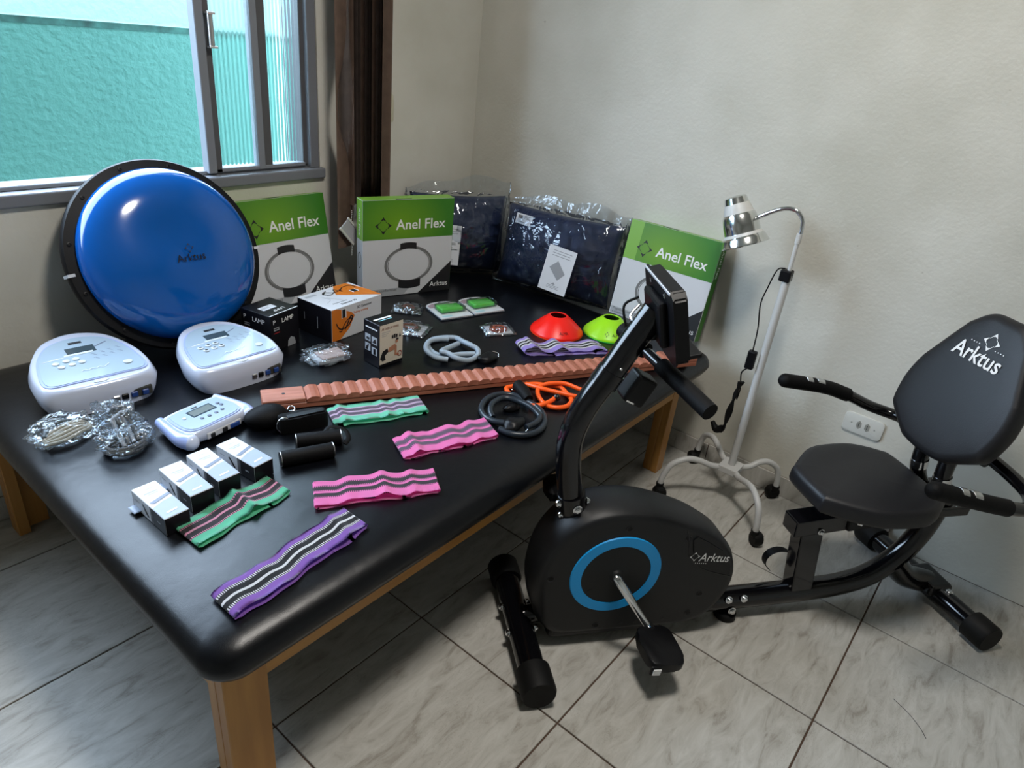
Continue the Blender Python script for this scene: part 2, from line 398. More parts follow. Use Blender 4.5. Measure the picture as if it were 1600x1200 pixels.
M_green, rg = outer_mat('green_roughcast', (.046, .165, .135), (.040, .150, .124), 38)
M_pale, _ = outer_mat('pale_mint_render', (.12, .20, .18), (.11, .19, .17), 20)
gw = thing('boundary_wall', 'green roughcast boundary wall outside the window, dirty along its top edge', 'wall', (1.0, 3.0, 0))
box('wall_body', (-4, 4, 0, .15, -.3, 1.280), M_green, gw)
M_dirt = mat('mouldy_cement', (.008, .035, .028), .9, bump=.6, bscale=60, color2=(.028, .11, .09), vscale=14)
box('mouldy_top', (-4, 4, -.002, .152, 1.276, 1.298), M_dirt, gw)
ub = tag(box('outside_sky_stand_in', (-5, 8, 5.2, 5.6, -.3, 1.75), M_pale), 'added pale mint building standing in for the bright sky above the green boundary wall', 'building')  # added building, gives the bright strip of sky its pale mint tone
tag(box('yard_ground', (-5, 8, WY+.16, 5.2, -.4, -.3), mat('yard_cement', (.3, .3, .28), .9)), 'grey cement yard strip outside the window', 'ground'); bpy.data.objects['yard_ground']['kind'] = 'structure'; 

# ---------------------------------------------------------------- blinds
M_slat = mat('brown_blind_fabric', (.085, .062, .052), .85, bump=.4, bscale=500, vary=.25, vscale=30)
M_slat2 = mat('light_brown_blind_fabric', (.20, .132, .098), .8, bump=.4, bscale=500, vary=.2, vscale=30)
bl = thing('vertical_blind', 'brown fabric vertical blind drawn aside in a stack between window and corner', 'blind', (1.612, 2.0, .8))
box('headrail', (-.25, .15, -.02, .07, 1.50, 1.54), M_alu_l, bl)
def slat(x, ang, w, m, z0=.0, bulge=0, y=0):
    bm = bm_new(); cols = []; n = 6; nz = 14
    for j in range(nz+1):
        z = z0+(1.50-z0)*j/nz; row = []
        bz = bulge*math.exp(-((z-.25)/.22)**2) if bulge else 0
        for i in range(n+1):
            s = (i/n-.5)*w; c = .004*(1-(2*i/n-1)**2)
            xx = s*math.cos(ang)-c*math.sin(ang)+bz*(.4-i/n); yy = s*math.sin(ang)+c*math.cos(ang)
            row.append(bm.verts.new((x+xx, y+yy, z)))
        cols.append(row)
    for a, b in zip(cols, cols[1:]):
        for i in range(n): bm.faces.new((a[i], a[i+1], b[i+1], b[i]))
    bmesh.ops.solidify(bm, geom=bm.faces[:], thickness=.0012)
    return link('slat', bm, m, bl, smooth=True)
bm = bm_new(); prev = None
for j in range(41):
    z = -.14+1.64*j/40; k = math.exp(-((z-.34)/.13)**2); wd_ = .062-.036*k+.026*max(0, min(1, (.30-z)/.2)); ang = .25+.5*k
    row = [bm.verts.new((-.105+wd_*i/5*math.cos(ang), -.035+wd_*i/5*math.sin(ang)-.006*math.sin(math.pi*i/5), z)) for i in range(6)]
    if prev:
        for i in range(5): bm.faces.new((prev[i], prev[i+1], row[i+1], row[i]))
    prev = row
bmesh.ops.solidify(bm, geom=bm.faces[:], thickness=.0012); link('slat', bm, M_slat2, bl, smooth=True)
for k in range(9): slat(-.035+k*.0155, 1.52+.05*math.sin(k*2.1), .088, M_slat2 if k in (0, 3, 6) else M_slat, z0=.01+.003*(k % 3))
slat(.105, .15, .05, M_slat2, z0=.0, y=-.045)
M_wplast = mat('white_plastic', (.62, .62, .58), .35)
for k in range(9):
    bm = bm_new(); add_box(bm, -.0025, .0025, -.004, .004, -.03, .012, bev=.001); o = link('slat_clip', bm, M_wplast, bl); o.location = (-.035+k*.0155, -.045, .0)
bm = bm_new()
for k in range(26):
    r = bmesh.ops.create_icosphere(bm, subdivisions=1, radius=.0022); bmesh.ops.translate(bm, vec=(-.052+.0008*math.sin(k), -.046, -.005-.0065*k), verts=r['verts'])
o = link('bead_chain', bm, M_wplast, bl, smooth=True); o['kind'] = 'stuff'
# slat weight hanging askew from the chain
hw = thing('blind_weight', 'grey plastic slat weight hanging askew below the brown blind', 'blind weight', (1.552, 1.952, .722), (0, .85, 0))
box('weight_plate', (-.042, .042, -.003, .003, -.022, .022), mat('grey_plastic', (.42, .42, .45), .5), hw, bev=.001)
box('rim', (-.046, .046, -.006, .001, .020, .028), M_wplast, hw, bev=.001); box('rim', (-.046, .046, -.006, .001, -.028, -.020), M_wplast, hw, bev=.001)
tube('hook', [(.03, 0, .02), (.05, 0, .05), (.03, 0, .07)], .0012, M_wplast, hw, seg=6)
# pull cord with its weight
pc = thing('pull_cord', 'cream plastic cord weight on two thin cords right of the brown blind', 'cord', (1.815, 2.045, 1.075))
lathe('weight', [(.001, 0), (.010, .002), (.0115, .01), (.0115, .075), (.009, .094), (.003, .100)], mat('cream_plastic', (.50, .48, .36), .4), pc, seg=16)
tube('cord', [(-.006, 0, .095), (-.006, .002, .6), (-.006, .0, 1.25)], .0010, M_wplast, pc, seg=6)
tube('cord', [(.006, 0, .095), (.008, .002, .6), (.006, .0, 1.25)], .0010, M_wplast, pc, seg=6)
box('cord_bracket', (-.02, .02, -.005, .025, 1.24, 1.27), M_wplast, pc)

# ---------------------------------------------------------------- socket
so = thing('power_socket', 'white double power socket plate on the right wall behind the exercise bike', 'socket', matrix=frame((WX, .252, .381), (0, -1, 0), (0, 0, 1)))
pts = []
for cx, cz, a0 in ((.047, .020, 0), (-.047, .020, 90), (-.047, -.020, 180), (.047, -.020, 270)):
    for k in range(5): a = math.radians(a0+k*22.5); pts.append((cx+.015*math.cos(a), cz+.015*math.sin(a)))
prism('cover_plate', pts, 0, .008, M_wplast, so, M=to_front(), bev=.003, smooth=True)
hexa = lambda cx: [(cx+.0085*math.cos(a), .0145*math.sin(a)) for a in [math.pi/6+k*math.pi/3 for k in range(6)]]
for cx in (-.013, .013):
    o = prism('outlet', hexa(cx), .0075, .0092, mat('socket_insert', (.30, .30, .27), .4), so, M=to_front())
    for dz in (-.005, 0, .005):
        bm = bm_new(); add_lathe(bm, [(.0017, 0), (.0017, .0006)], 8, M=to_front((cx, 0, dz)) @ Matrix.Translation((0, 0, .0090))); link('pin_hole', bm, M_black_print, o)
for cx in (-.036, .036):
    bm = bm_new(); add_lathe(bm, [(.002, 0), (.002, .0008)], 8, M=to_front((cx, 0, 0)) @ Matrix.Translation((0, 0, .0078))); link('screw', bm, M_steel, so)

# ceiling lamp that lights the room from above, behind the top of the picture
cl = thing('ceiling_lamp', 'round white ceiling lamp, lit, in the middle of the ceiling', 'lamp', LAMP_XYZ)
lathe('lamp_base', [(.10, .03), (.11, .06)], M_wplast, cl, seg=24)
bm = bm_new(); r = bmesh.ops.create_uvsphere(bm, u_segments=20, v_segments=12, radius=.03); link('bulb', bm, mat('bulb_glass', (.9, .9, .85), .3), cl, smooth=True)
l = bpy.data.lights.new('lamp_light', 'AREA'); l.shape = 'DISK'; l.size = .42; l.energy = LAMP_POWER; l.color = (1.0, .95, .88)
lo = bpy.data.objects.new('lamp_light', l); COL.objects.link(lo); lo.location = (LAMP_XYZ[0], LAMP_XYZ[1], LAMP_XYZ[2]-.035)
# ================================================================ TABLE
M_wood = mat('varnished_pine', (.50, .245, .062), .38, color2=(.38, .17, .04), vscale=3, stretch=(9, 9, .9), bump=.1, bscale=30)
M_woodh = mat('varnished_pine_rail', (.50, .245, .062), .38, color2=(.38, .17, .04), vscale=3, stretch=(.9, 9, 9), bump=.1, bscale=30)
def vinyl():
    m = mat('black_vinyl', (.0015, .002, .0035), .36, spec=.42); nt = m.node_tree; b = nt.nodes['Principled BSDF']; N = nt.nodes; L = nt.links
    tc = N.new('ShaderNodeTexCoord'); v = N.new('ShaderNodeTexVoronoi'); v.inputs['Scale'].default_value = 420; v.feature = 'DISTANCE_TO_EDGE'
    n = N.new('ShaderNodeTexNoise'); n.inputs['Scale'].default_value = 9; n.inputs['Detail'].default_value = 5
    L.new(tc.outputs['Object'], v.inputs[0]); L.new(tc.outputs['Object'], n.inputs[0])
    k = N.new('ShaderNodeBump'); k.inputs['Strength'].default_value = .25; k.inputs['Distance'].default_value = .0006; L.new(v.outputs['Distance'], k.inputs['Height'])
    k2 = N.new('ShaderNodeBump'); k2.inputs['Strength'].default_value = .35; k2.inputs['Distance'].default_value = .006; L.new(n.outputs['Fac'], k2.inputs['Height'])
    L.new(k2.outputs[0], k.inputs['Normal']); L.new(k.outputs[0], b.inputs['Normal'])
    r = N.new('ShaderNodeMapRange'); r.inputs[3].default_value = .27; r.inputs[4].default_value = .37; L.new(n.outputs['Fac'], r.inputs[0]); L.new(r.outputs[0], b.inputs['Roughness'])
    return m
M_vinyl = vinyl()
PX0, PX1, PY0, PY1 = .326, 2.222, .760, 2.062
tb = thing('treatment_table', 'low wide wooden treatment table with black vinyl pad under the window', 'table', (1.27, 1.41, 0))
def loc(o, p=tb): o.location = -Vector(p.location); return o
bm = bm_new()
n = 8
def rr(x0, x1, y0, y1, r):
    out = []
    for cx, cy, a0 in ((x1-r, y0+r, -90), (x1-r, y1-r, 0), (x0+r, y1-r, 90), (x0+r, y0+r, 180)):
        for k in range(n+1): a = math.radians(a0+90*k/n); out.append((cx+r*math.cos(a), cy+r*math.sin(a)))
    return out
rings = []
for (ins, z) in ((.040, .396), (.030, .397), (.017, .409), (.007, .425), (0, .440), (.002, .454), (.010, .469), (.026, .4805), (.050, .4870), (.085, .4896), (.16, .490)):
    rings.append([bm.verts.new((x, y, z)) for x, y in rr(PX0+ins, PX1-ins, PY0+ins, PY1-ins, max(.012, .062-ins*.5))])
for A, B in zip(rings, rings[1:]):
    for k in range(len(A)): bm.faces.new((A[k], A[(k+1) % len(A)], B[(k+1) % len(A)], B[k]))
bm.faces.new(rings[0]); bm.faces.new(rings[-1])
loc(link('pad', bm, M_vinyl, tb, smooth=True, autosmooth=1.2))
lx0, lx1, ly0, ly1 = .370, 2.125, .825, 2.01
def rail(d, m): return loc(box('rail', d, m, tb, bev=.002, seg=1))
rail((lx0, lx1, ly0, ly0+.022, .318, .398), M_woodh); rail((lx0, lx1, ly1-.022, ly1, .318, .398), M_woodh)
M_woody = mat('varnished_pine_side', (.50, .245, .062), .38, color2=(.38, .17, .04), vscale=3, stretch=(9, .9, 9))
rail((lx0, lx0+.022, ly0+.022, ly1-.022, .318, .398), M_woody); rail((lx1-.022, lx1, ly0+.022, ly1-.022, .318, .398), M_woody)
for sx, sy in ((0, 0), (1, 0), (0, 1), (1, 1)):
    bm = bm_new(); wd, dp, t = .086, .055, .026
    X = (lx0-.001, lx0+wd) if sx == 0 else (lx1-(wd if sy else .05), lx1+.001); Y = (ly0-.001, ly0+t) if sy == 0 else (ly1-t, ly1+.001)
    leg = loc(box('leg', (X[0], X[1], Y[0], Y[1], 0, .397), M_wood, tb, bev=.002, seg=1))
    X2 = (X[0], X[0]+.03) if sx == 0 else (X[0], X[1]); Y2 = (Y[1], Y[1]+.03) if sy == 0 else (Y[0]-.03, Y[0])
    add_box(bm, X2[0], X2[1], Y2[0], Y2[1], 0, .397, bev=.002, seg=1); o = link('leg_brace', bm, M_wood, leg)

# ================================================================ BALANCE DOME
M_blue = mat('blue_rubber_dome', (.002, .085, .36), .13, coat=.5, bump=.35, bscale=5)
bn = Vector((-.022, -.921, .389)); bc = Vector((.886, 1.934, TZ+.270*.921+.010))
# frame: local z = outward normal of the disc, local x to the right
xax = Vector((1, -.025, 0)).normalized()
zax = bn.normalized(); yax = zax.cross(xax)
Mb = Matrix(((xax.x, yax.x, zax.x, bc.x), (xax.y, yax.y, zax.y, bc.y), (xax.z, yax.z, zax.z, bc.z), (0, 0, 0, 1)))
bd = thing('balance_dome', 'blue inflated balance dome with black rim leaning against the window wall', 'balance trainer', matrix=Mb)
R0 = .270
prof = [(.0, -.022), (R0-.03, -.022), (R0-.004, -.018), (R0, -.008), (R0, .006), (R0-.004, .013), (R0-.030, .016), (R0-.036, .010), (.0, .010)]
# rim with two finger slots
lathe('rim', prof, mat('black_rim_plastic', (.003, .003, .004), .5, spec=.25, bump=.1, bscale=200), bd, seg=96, cap=False)
prof = [(R0-.034, .008)]
rd, hd = R0-.028, .088
for k in range(1, 25):
    a = k/24*math.pi/2; prof.append((rd*math.cos(a)**.7 if k < 24 else 0.0005, .012+hd*math.sin(a)**.75))
bm = bm_new(); add_lathe(bm, prof, 72, cap=False)
for v in bm.verts:
    r = math.hypot(v.co.x, v.co.y)
    f = max(0, 1-(r/rd)**2)
    v.co.z += f*(.012*noise.noise(Vector((v.co.x*5, v.co.y*5, 1)))) - .010*math.exp(-((v.co.x+.02)**2+(v.co.y-.05)**2)/.006)
link('dome', bm, M_blue, bd, smooth=True)
for a in range(12):
    an = math.radians(15+a*30); bm = bm_new()
    add_lathe(bm, [(.0055, 0), (.0055, .003), (.003, .0035), (.003, .001)], 12, M=Matrix.Translation(((R0-.017)*math.cos(an), (R0-.017)*math.sin(an), .0140)))
    link('rivet', bm, M_black_plastic, bd)
for a in (183, -4):
    an = math.radians(a); bm = bm_new(); add_box(bm, R0-.016, R0+.002, -.004, .004, -.023, .0165, M=Matrix.Rotation(an, 4, 'Z'))
    link('carry_slot', bm, M_white_card, bd)
Ml = Matrix.Translation((-.0, -.0, .012+hd-.0045))
# emblem sits on the dome near its crown
def on_dome(o, dz=.0008):
    for v in o.data.vertices:
        r = math.hypot(v.co.x, v.co.y); c = min(1, r/rd); a = math.acos(min(1, max(1e-4, c)**(1/.7))); f = max(0, 1-c*c)
        v.co.z = .012+hd*math.sin(a)**.75 + f*(.012*noise.noise(Vector((v.co.x*5, v.co.y*5, 1)))) - .010*math.exp(-((v.co.x+.02)**2+(v.co.y-.05)**2)/.006) + dz
o = text_mesh('Arktus', .030, M_black_print, bd, Matrix.Translation((.018, -.030, 0)), align='CENTER'); on_dome(o, .0055)
o = flat('emblem', star_polys(.020, .006, .013), M_black_print, bd, Matrix.Identity(4)); on_dome(o, .0055)

# ================================================================ PILATES RING CARTONS
M_green_band = mat('green_print', (.052, .21, .014), .38)
M_lime = mat('lime_print', (.20, .42, .05), .38)
def greenband():
    m = MATS['green_print']; nt = m.node_tree; N = nt.nodes; L = nt.links; b = N['Principled BSDF']
    tc = N.new('ShaderNodeTexCoord'); mp = N.new('ShaderNodeMapping'); mp.inputs['Location'].default_value = (-.15, 0, -.27); mp.inputs['Scale'].default_value = (5, 1, 7)
    g = N.new('ShaderNodeTexGradient'); g.gradient_type = 'SPHERICAL'; L.new(tc.outputs['Object'], mp.inputs[0]); mp.vector_type = 'POINT'
    mp.inputs['Location'].default_value = (-.7, 0, -1.9); L.new(mp.outputs[0], g.inputs[0])
    r = N.new('ShaderNodeValToRGB'); r.color_ramp.elements[0].color = (.040, .19, .016, 1); r.color_ramp.elements[1].color = (.15, .33, .012, 1); L.new(g.outputs['Fac'], r.inputs[0]); L.new(r.outputs[0], b.inputs['Base Color'])
greenband()
M_greyring = mat('ring_grey', (.16, .16, .16), .5); M_pale = mat('pale_grey_print', (.38, .40, .43), .5)
M_dimprint = mat('dim_print', (.12, .12, .12), .5)
def carton(o, yaw, lean, label, w=.36, h=.36, t=.045, side='L'):
    o = (o[0], o[1], o[2]+t*math.sin(lean)); x = Vector((math.cos(yaw), math.sin(yaw), 0)); bk = Vector((-x.y, x.x, 0)); z = Vector((0, 0, 1))*math.cos(lean)+bk*math.sin(lean)
    r = thing('ring_carton', label, 'box', matrix=frame(o, x, z), group='printed ring cartons')
    box('carton', (0, w, 0, t, 0, h), M_white_card, r, bev=.0015, seg=1)
    F = to_front((0, -.0003, 0)); gb = .605*h
    flat('print_band', [rect(.0006, gb, w-.0006, h-.0006)], M_green_band, r, F, 0)
    flat('print_band', [[(.0008, gb), (.05*1, gb), (.055, h-.001), (.0008, h-.001)]], M_lime, r, F, .0002) if side == 'C' else None
    flat('emblem', star_polys(.078, .268, .032), M_black_print, r, F)
    text_mesh('Anel Flex', .052, M_white_print, r, F @ Matrix.Translation((.128, .252, .0004)), weight=.0006, extrude=.0001)
    bm = bm_new(); cx, cy = .182, .118; ring_poly(bm, cx, cy, .098, .088, .0004, 48, sy=.72); ring_poly(bm, cx, cy, .086, .083, .0004, 48, sy=.74)
    bmesh.ops.transform(bm, matrix=F, verts=bm.verts); link('print_ring', bm, M_greyring, r)
    def grip(cx, cy, w_, h_, sag):
        top = [(cx+w_*(k/8-.5), cy+h_/2+sag*(1-(2*k/8-1)**2)) for k in range(9)]; bot = [(cx+w_*(k/8-.5), cy-h_/2+sag*(1-(2*k/8-1)**2)) for k in range(9)]
        return bot+top[::-1]
    flat('print_grip', [grip(.178, .187, .066, .024, .004)], M_black_print, r, F, .0008); flat('print_grip', [grip(.186, .046, .090, .032, -.006)], M_black_print, r, F, .0008)
    flat('print_strip', [[(.004, .030), (.19, .030), (.165, .004), (.004, .004)]], M_pale, r, F)
    text_mesh('Pegador confortavel', .015, M_dimprint, r, F @ Matrix.Translation((.012, .019, .0008)))
    text_mesh('e anatomico', .013, M_dimprint, r, F @ Matrix.Translation((.012, .0075, .0008)))
    flat('print_corner', [[(.222, .001), (w-.001, .001), (w-.001, .118)]], M_black_print, r, F)
    text_mesh('Arktus', .028, M_white_print, r, F @ Matrix.Translation((.272, .022, .0008)))
    # narrow sides and top
    SL = Matrix(((0, 0, -1, -.0003), (-1, 0, 0, t), (0, 1, 0, 0), (0, 0, 0, 1)))
    SR = Matrix(((0, 0, 1, w+.0003), (1, 0, 0, 0), (0, 1, 0, 0), (0, 0, 0, 1)))
    for K in (SL, SR):
        flat('print_side', [rect(.001, gb if K is SL else 0, t-.001, h-.001)], M_lime if K is SL else M_green_band, r, K, 0)
        text_mesh('Anel Flex', .026, M_white_print, r, K @ Matrix.Translation((t*.35, gb+.112, .0004)) @ Matrix.Rotation(-math.pi/2, 4, 'Z'))
    bm = bm_new(); ring_poly(bm, t/2, .14, .016, .014, .0004, 24, sy=1.9); bmesh.ops.transform(bm, matrix=SL, verts=bm.verts); link('print_side_ring', bm, M_black_print, r)
    bm = bm_new(); add_box(bm, .001, w-.001, .001, t-.001, h, h+.0004); link('print_top', bm, M_lime, r)
    bm = bm_new(); add_box(bm, w*.35, w*.52, .001, .006, h+.0004, h+.002); link('closing_tab', bm, M_black_print, r)
    return r
carton((1.538, 1.868, TZ+.001), -.315, 0, 'upright white and green ring carton in front of the brown blind', t=.055)
carton((1.128, 1.952, TZ+.001), 0, .195, 'white and green ring carton half hidden behind the blue balance dome')
carton((2.200, 1.209, TZ+.001), -1.555, .160, 'white and green ring carton leaning on the right wall at the table end', side='C')

# ================================================================ PILLOWS IN PLASTIC
M_navy = mat('navy_pillow_fabric', (.006, .016, .058), .6, bump=.3, bscale=350, sheen=.1)
def pillow_mesh(w, h, t, seed, nx=40, nz=30, puff=1, crumple=.009):
    bm = bm_new(); F, B = [], []
    for j in range(nz+1):
        fr, br = [], []
        for i in range(nx+1):
            u, v = 2*i/nx-1, 2*j/nz-1
            e = max(0, (1-u*u))**.45*max(0, (1-v*v))**.45
            pin = 1-.05*(1-abs(v)**2)*abs(u)**3; pin2 = 1-.06*(1-abs(u)**2)*abs(v)**3
            x = u*w/2*pin; z = h/2+v*h/2*pin2
            d = t/2*e; cr = crumple*noise.noise(Vector((u*3+seed, v*3, seed)))*(1 if e > 0 else 0) + crumple*.5*noise.noise(Vector((u*9+seed, v*9, seed)))
            fr.append(bm.verts.new((x, -d+cr*min(1, e*2), z))); br.append(bm.verts.new((x, d+cr*min(1, e*2)*.3+.0005, z)))
        F.append(fr); B.append(br)
    for j in range(nz):
        for i in range(nx):
            bm.faces.new((F[j][i], F[j][i+1], F[j+1][i+1], F[j+1][i])); bm.faces.new((B[j][i], B[j+1][i], B[j+1][i+1], B[j][i+1]))
    bmesh.ops.remove_doubles(bm, verts=bm.verts, dist=.0008)
    return bm
def bag_mesh(w, h, t, seed, top, nx=56, nz=44, amp=.006):
    """loose film bag round a pillow, open and ragged above it"""
    bm = bm_new(); F, B = [], []
    for j in range(nz+1):
        fr, br = [], []
        for i in range(nx+1):
            u, v = 2*i/nx-1, j/nz
            z = -.004+v*(h+top*(.6+.8*noise.noise(Vector((u*1.6+seed, 3, 1)))+.25*u))
            vv = min(1, max(0, z/h)); vv = 2*vv-1
            e = max(0, (1-u*u))**.45*max(0.02, (1-vv*vv))**.45
            d = t/2*e+.004+.010*(v if z > h else 0)
            c = amp*(abs(noise.noise(Vector((u*4+seed, v*5, 2))))+.5*noise.noise(Vector((u*12, v*12+seed, 5))))
            x = u*w/2*1.03+.006*noise.noise(Vector((v*6, u+seed, 9)))
            y2 = t/2*e*.6+.004+c*.3
            fr.append(bm.verts.new((x, -d-c, z))); br.append(bm.verts.new((x, y2, z)))
        F.append(fr); B.append(br)
    for j in range(nz):
        for i in range(nx):
            bm.faces.new((F[j][i], F[j][i+1], F[j+1][i+1], F[j+1][i])); bm.faces.new((B[j][i], B[j+1][i], B[j+1][i+1], B[j][i+1]))
    for j in range(nz):
        for i in (0, nx): bm.faces.new((F[j][i], F[j+1][i], B[j+1][i], B[j][i]))
    for i in range(nx): bm.faces.new((F[0][i], F[0][i+1], B[0][i+1], B[0][i]))
    return bm
def leaflet(r, cx, cz, w, h, yoff, rot, pic=True):
    Mx = to_front((cx, -yoff, cz)) @ Matrix.Rotation(rot, 4, 'Z')
    o = flat('leaflet', [rect(-w/2, -h/2, w/2, h/2)], M_paper, r, Mx, 0)
    ls = [rect(-w*.32, h*(.40-.055*k), w*(.36-.06*(k % 2)), h*(.40-.055*k)+h*.014) for k in range(3)]
    if pic: ls += [[(-w*.30, h*.02), (-w*.05, h*.20), (w*.30, -h*.04), (w*.10, -h*.22)]]
    flat('leaflet_print', ls, M_grey_print, o, Mx, .0006)
    flat('leaflet_print', [rect(-w*.22, -h*(.36+.03*k), w*.22, -h*(.36+.03*k)+h*.010) for k in range(3)]+[[(-.08*w, -.33*h), (.08*w, -.33*h), (0, -.28*h)]], M_grey_print, o, Mx, .0006)
def barcode(r, cx, cz, w, h, yoff, rot):
    Mx = to_front((cx, -yoff, cz)) @ Matrix.Rotation(rot, 4, 'Z'); o = flat('sticker', [rect(-w/2, -h/2, w/2, h/2)], M_paper, r, Mx, 0)
    ls = [rect(-w*.38+k*w*.022, h*.02, -w*.38+k*w*.022+w*.010*(1+k % 2), h*.36) for k in range(12)] + [rect(-w*.02, h*(.30-.12*k), w*(.34-.1*(k % 2)), h*(.30-.12*k)+h*.04) for k in range(3)] + [rect(-w*.3, -h*.32, w*.1, -h*.28)]
    flat('barcode', ls, M_black_print, o, Mx, .0006)
# large pillow on the right wall
r = thing('bagged_pillow', 'navy pillow in clear plastic with a white leaflet, leaning beside the end carton', 'pillow', matrix=frame((2.175, 1.478, TZ+.010), (.10, -.49, 0), (.20, 0, 1)), group='navy pillows in clear bags')
link('pillow', pillow_mesh(.50, .315, .135, 1), M_navy, r, smooth=True)
link('plastic_bag', bag_mesh(.52, .325, .150, 3, .065), M_film, r, smooth=True)
leaflet(r, .045, .105, .118, .175, .082, -.10); barcode(r, -.148, .262, .072, .040, .052, -.06)
# second pillow in the corner
r = thing('bagged_pillow', 'navy pillow in clear plastic in the corner, partly hidden by the upright carton', 'pillow', matrix=frame((2.055, 1.885, TZ+.010), (.30, -.22, 0), (.12, .12, 1)), group='navy pillows in clear bags')
link('pillow', pillow_mesh(.40, .315, .13, 5), M_navy, r, smooth=True)
link('plastic_bag', bag_mesh(.42, .325, .145, 8, .085), M_film, r, smooth=True)
leaflet(r, -.045, .115, .085, .16, .076, -.08, pic=False); barcode(r, -.040, .115, .055, .03, .082, -.05)

# ================================================================ SMALL CARTONS
def carton_frame(p0, p1): # from front-left bottom corner to front-right bottom corner
    return frame(p0, Vector(p1)-Vector(p0), (0, 0, 1))
M_boxblack = mat('black_carton', (.006, .0055, .008), .36, spec=.35)
TOPM = lambda h: Matrix.Translation((0, 0, h+.0002))
def side_left(d):  # print plane on the -x face: x runs from back to front
    return Matrix(((0, 0, -1, -.0002), (-1, 0, 0, d), (0, 1, 0, 0), (0, 0, 0, 1)))
r = thing('lamp_carton', 'black square lamp carton with white lettering at the foot of the blue dome', 'box', matrix=carton_frame((1.033, 1.672, TZ+.001), (1.147, 1.697, TZ+.001)))
d = .117; box('carton', (0, d, 0, d, 0, .117), M_boxblack, r, bev=.001, seg=1)
for K in (to_front((0, -.0002, 0)), side_left(d)):
    text_mesh('P', .020, M_white_print, r, K @ Matrix.Translation((.010, .088, .0002))); text_mesh('LAMP', .020, M_white_print, r, K @ Matrix.Translation((.045, .086, .0002)))
    flat('print_lines', [rect(.012, .074, .034, .077), rect(.012, .067, .034, .071)], M_grey_print, r, K); flat('print_line', [rect(.012, .058, .036, .0605)], mat('red_ink', (.35, .02, .02), .5), r, K)
    flat('print_picture', [[(.065, .0), (.10, .0), (.095, .022), (.08, .03), (.068, .02)]], M_grey_print, r, K)
K = TOPM(.117)
flat('sticker', [rect(.022, .045, .075, .072)], M_paper, r, K); flat('sticker_print', [rect(.026+.005*k, .052, .028+.005*k, .064) for k in range(6)], M_grey_print, r, K, .0008)
text_mesh('LAMP', .018, M_white_print, r, K @ Matrix.Translation((.085, .032, .0002)) @ Matrix.Rotation(math.pi, 4, 'Z')); flat('print_edge', [rect(.001, .001, d-.001, .004)], M_white_print, r, K)

M_orange = mat('orange_print', (.62, .17, .015), .4)
r = thing('extensor_carton', 'white and orange exercise-band carton with a black end beside the lamp carton', 'box', matrix=carton_frame((1.217, 1.626, TZ+.001), (1.438, 1.648, TZ+.001)))
w_, d_, h_ = .222, .155, .109
box('carton', (0, w_, 0, d_, 0, h_), M_white_card, r, bev=.001, seg=1)
flat('print_end', [rect(.0005, .0005, d_-.0005, h_-.0005)], M_boxblack, r, side_left(d_), 0)
flat('print_end_lines', [rect(.09, .03, .0925, .07), rect(.03, .045, .0325, .07)], M_grey_print, r, side_left(d_))
K = to_front((0, -.0002, 0))
flat('print_orange', [[(.001, .001), (.035, .001), (.075, .03), (.098, .068), (.085, .082), (.05, .098), (.02, .108), (.001, .108)]], M_orange, r, K)
def squiggle(name, pts, wd, K, r, m=M_black_print, z=.0009):
    P = spline([(x, y, 0) for x, y in pts], 5); bm = bm_new(); pr = None
    for i, p in enumerate(P):
        t = (P[min(i+1, len(P)-1)]-P[max(i-1, 0)]); t.normalize(); s = Vector((-t.y, t.x, 0))*wd/2
        a = (bm.verts.new((p+s)+Vector((0, 0, z))), bm.verts.new((p-s)+Vector((0, 0, z))))
        if pr: bm.faces.new((pr[0], pr[1], a[1], a[0]))
        pr = a
    bmesh.ops.transform(bm, matrix=K, verts=bm.verts); return link(name, bm, m, r)
flat('print_black', [rect(.044, .072, .058, .100)], M_black_print, r, K, .0009); flat('print_white', [rect(.041, .070, .044, .102), rect(.058, .070, .061, .102)], M_white_print, r, K, .0009)
squiggle('print_bands', [(.018, .06), (.03, .04), (.05, .035), (.075, .045), (.085, .06), (.068, .062), (.05, .045), (.04, .028), (.03, .03)], .004, K, r)
squiggle('print_bands', [(.055, .03), (.065, .045), (.08, .07), (.088, .062), (.07, .04)], .005, K, r)
text_mesh('3D Extensor', .013, M_black_print, r, K @ Matrix.Translation((.108, .088, .0002))); text_mesh('Tubing training', .011, M_orange, r, K @ Matrix.Translation((.092, .074, .0002)))
K = TOPM(h_)
flat('print_orange', [[(.221, .001), (.221, .070), (.205, .152), (.150, .154), (.120, .12), (.105, .09), (.130, .068)]], M_orange, r, K)
squiggle('print_bands', [(.07, .115), (.09, .125), (.11, .11), (.14, .112), (.17, .13), (.20, .125), (.205, .10)], .004, K, r)
squiggle('print_bands', [(.12, .115), (.13, .13), (.14, .10), (.145, .12)], .004, K, r); squiggle('print_bands', [(.10, .135), (.075, .122), (.085, .10), (.105, .105), (.12, .115)], .003, K, r)
flat('print_black', [rect(.168, .072, .186, .094)], M_black_print, r, K, .0009); flat('print_white', [rect(.163, .072, .168, .094), rect(.186, .072, .191, .094)], M_white_print, r, K, .0009)
text_mesh('Extensor 3D', .013, M_black_print, r, K @ Matrix.Translation((.060, .016, .0002))); text_mesh('Circular training', .009, M_grey_print, r, K @ Matrix.Translation((.040, .034, .0002)))
squiggle('print_sketch', [(.03, .05), (.06, .07), (.05, .10), (.08, .06), (.09, .04)], .0015, K, r, M_pale); flat('print_name', [rect(.012, .125, .055, .137)], M_pale, r, K)

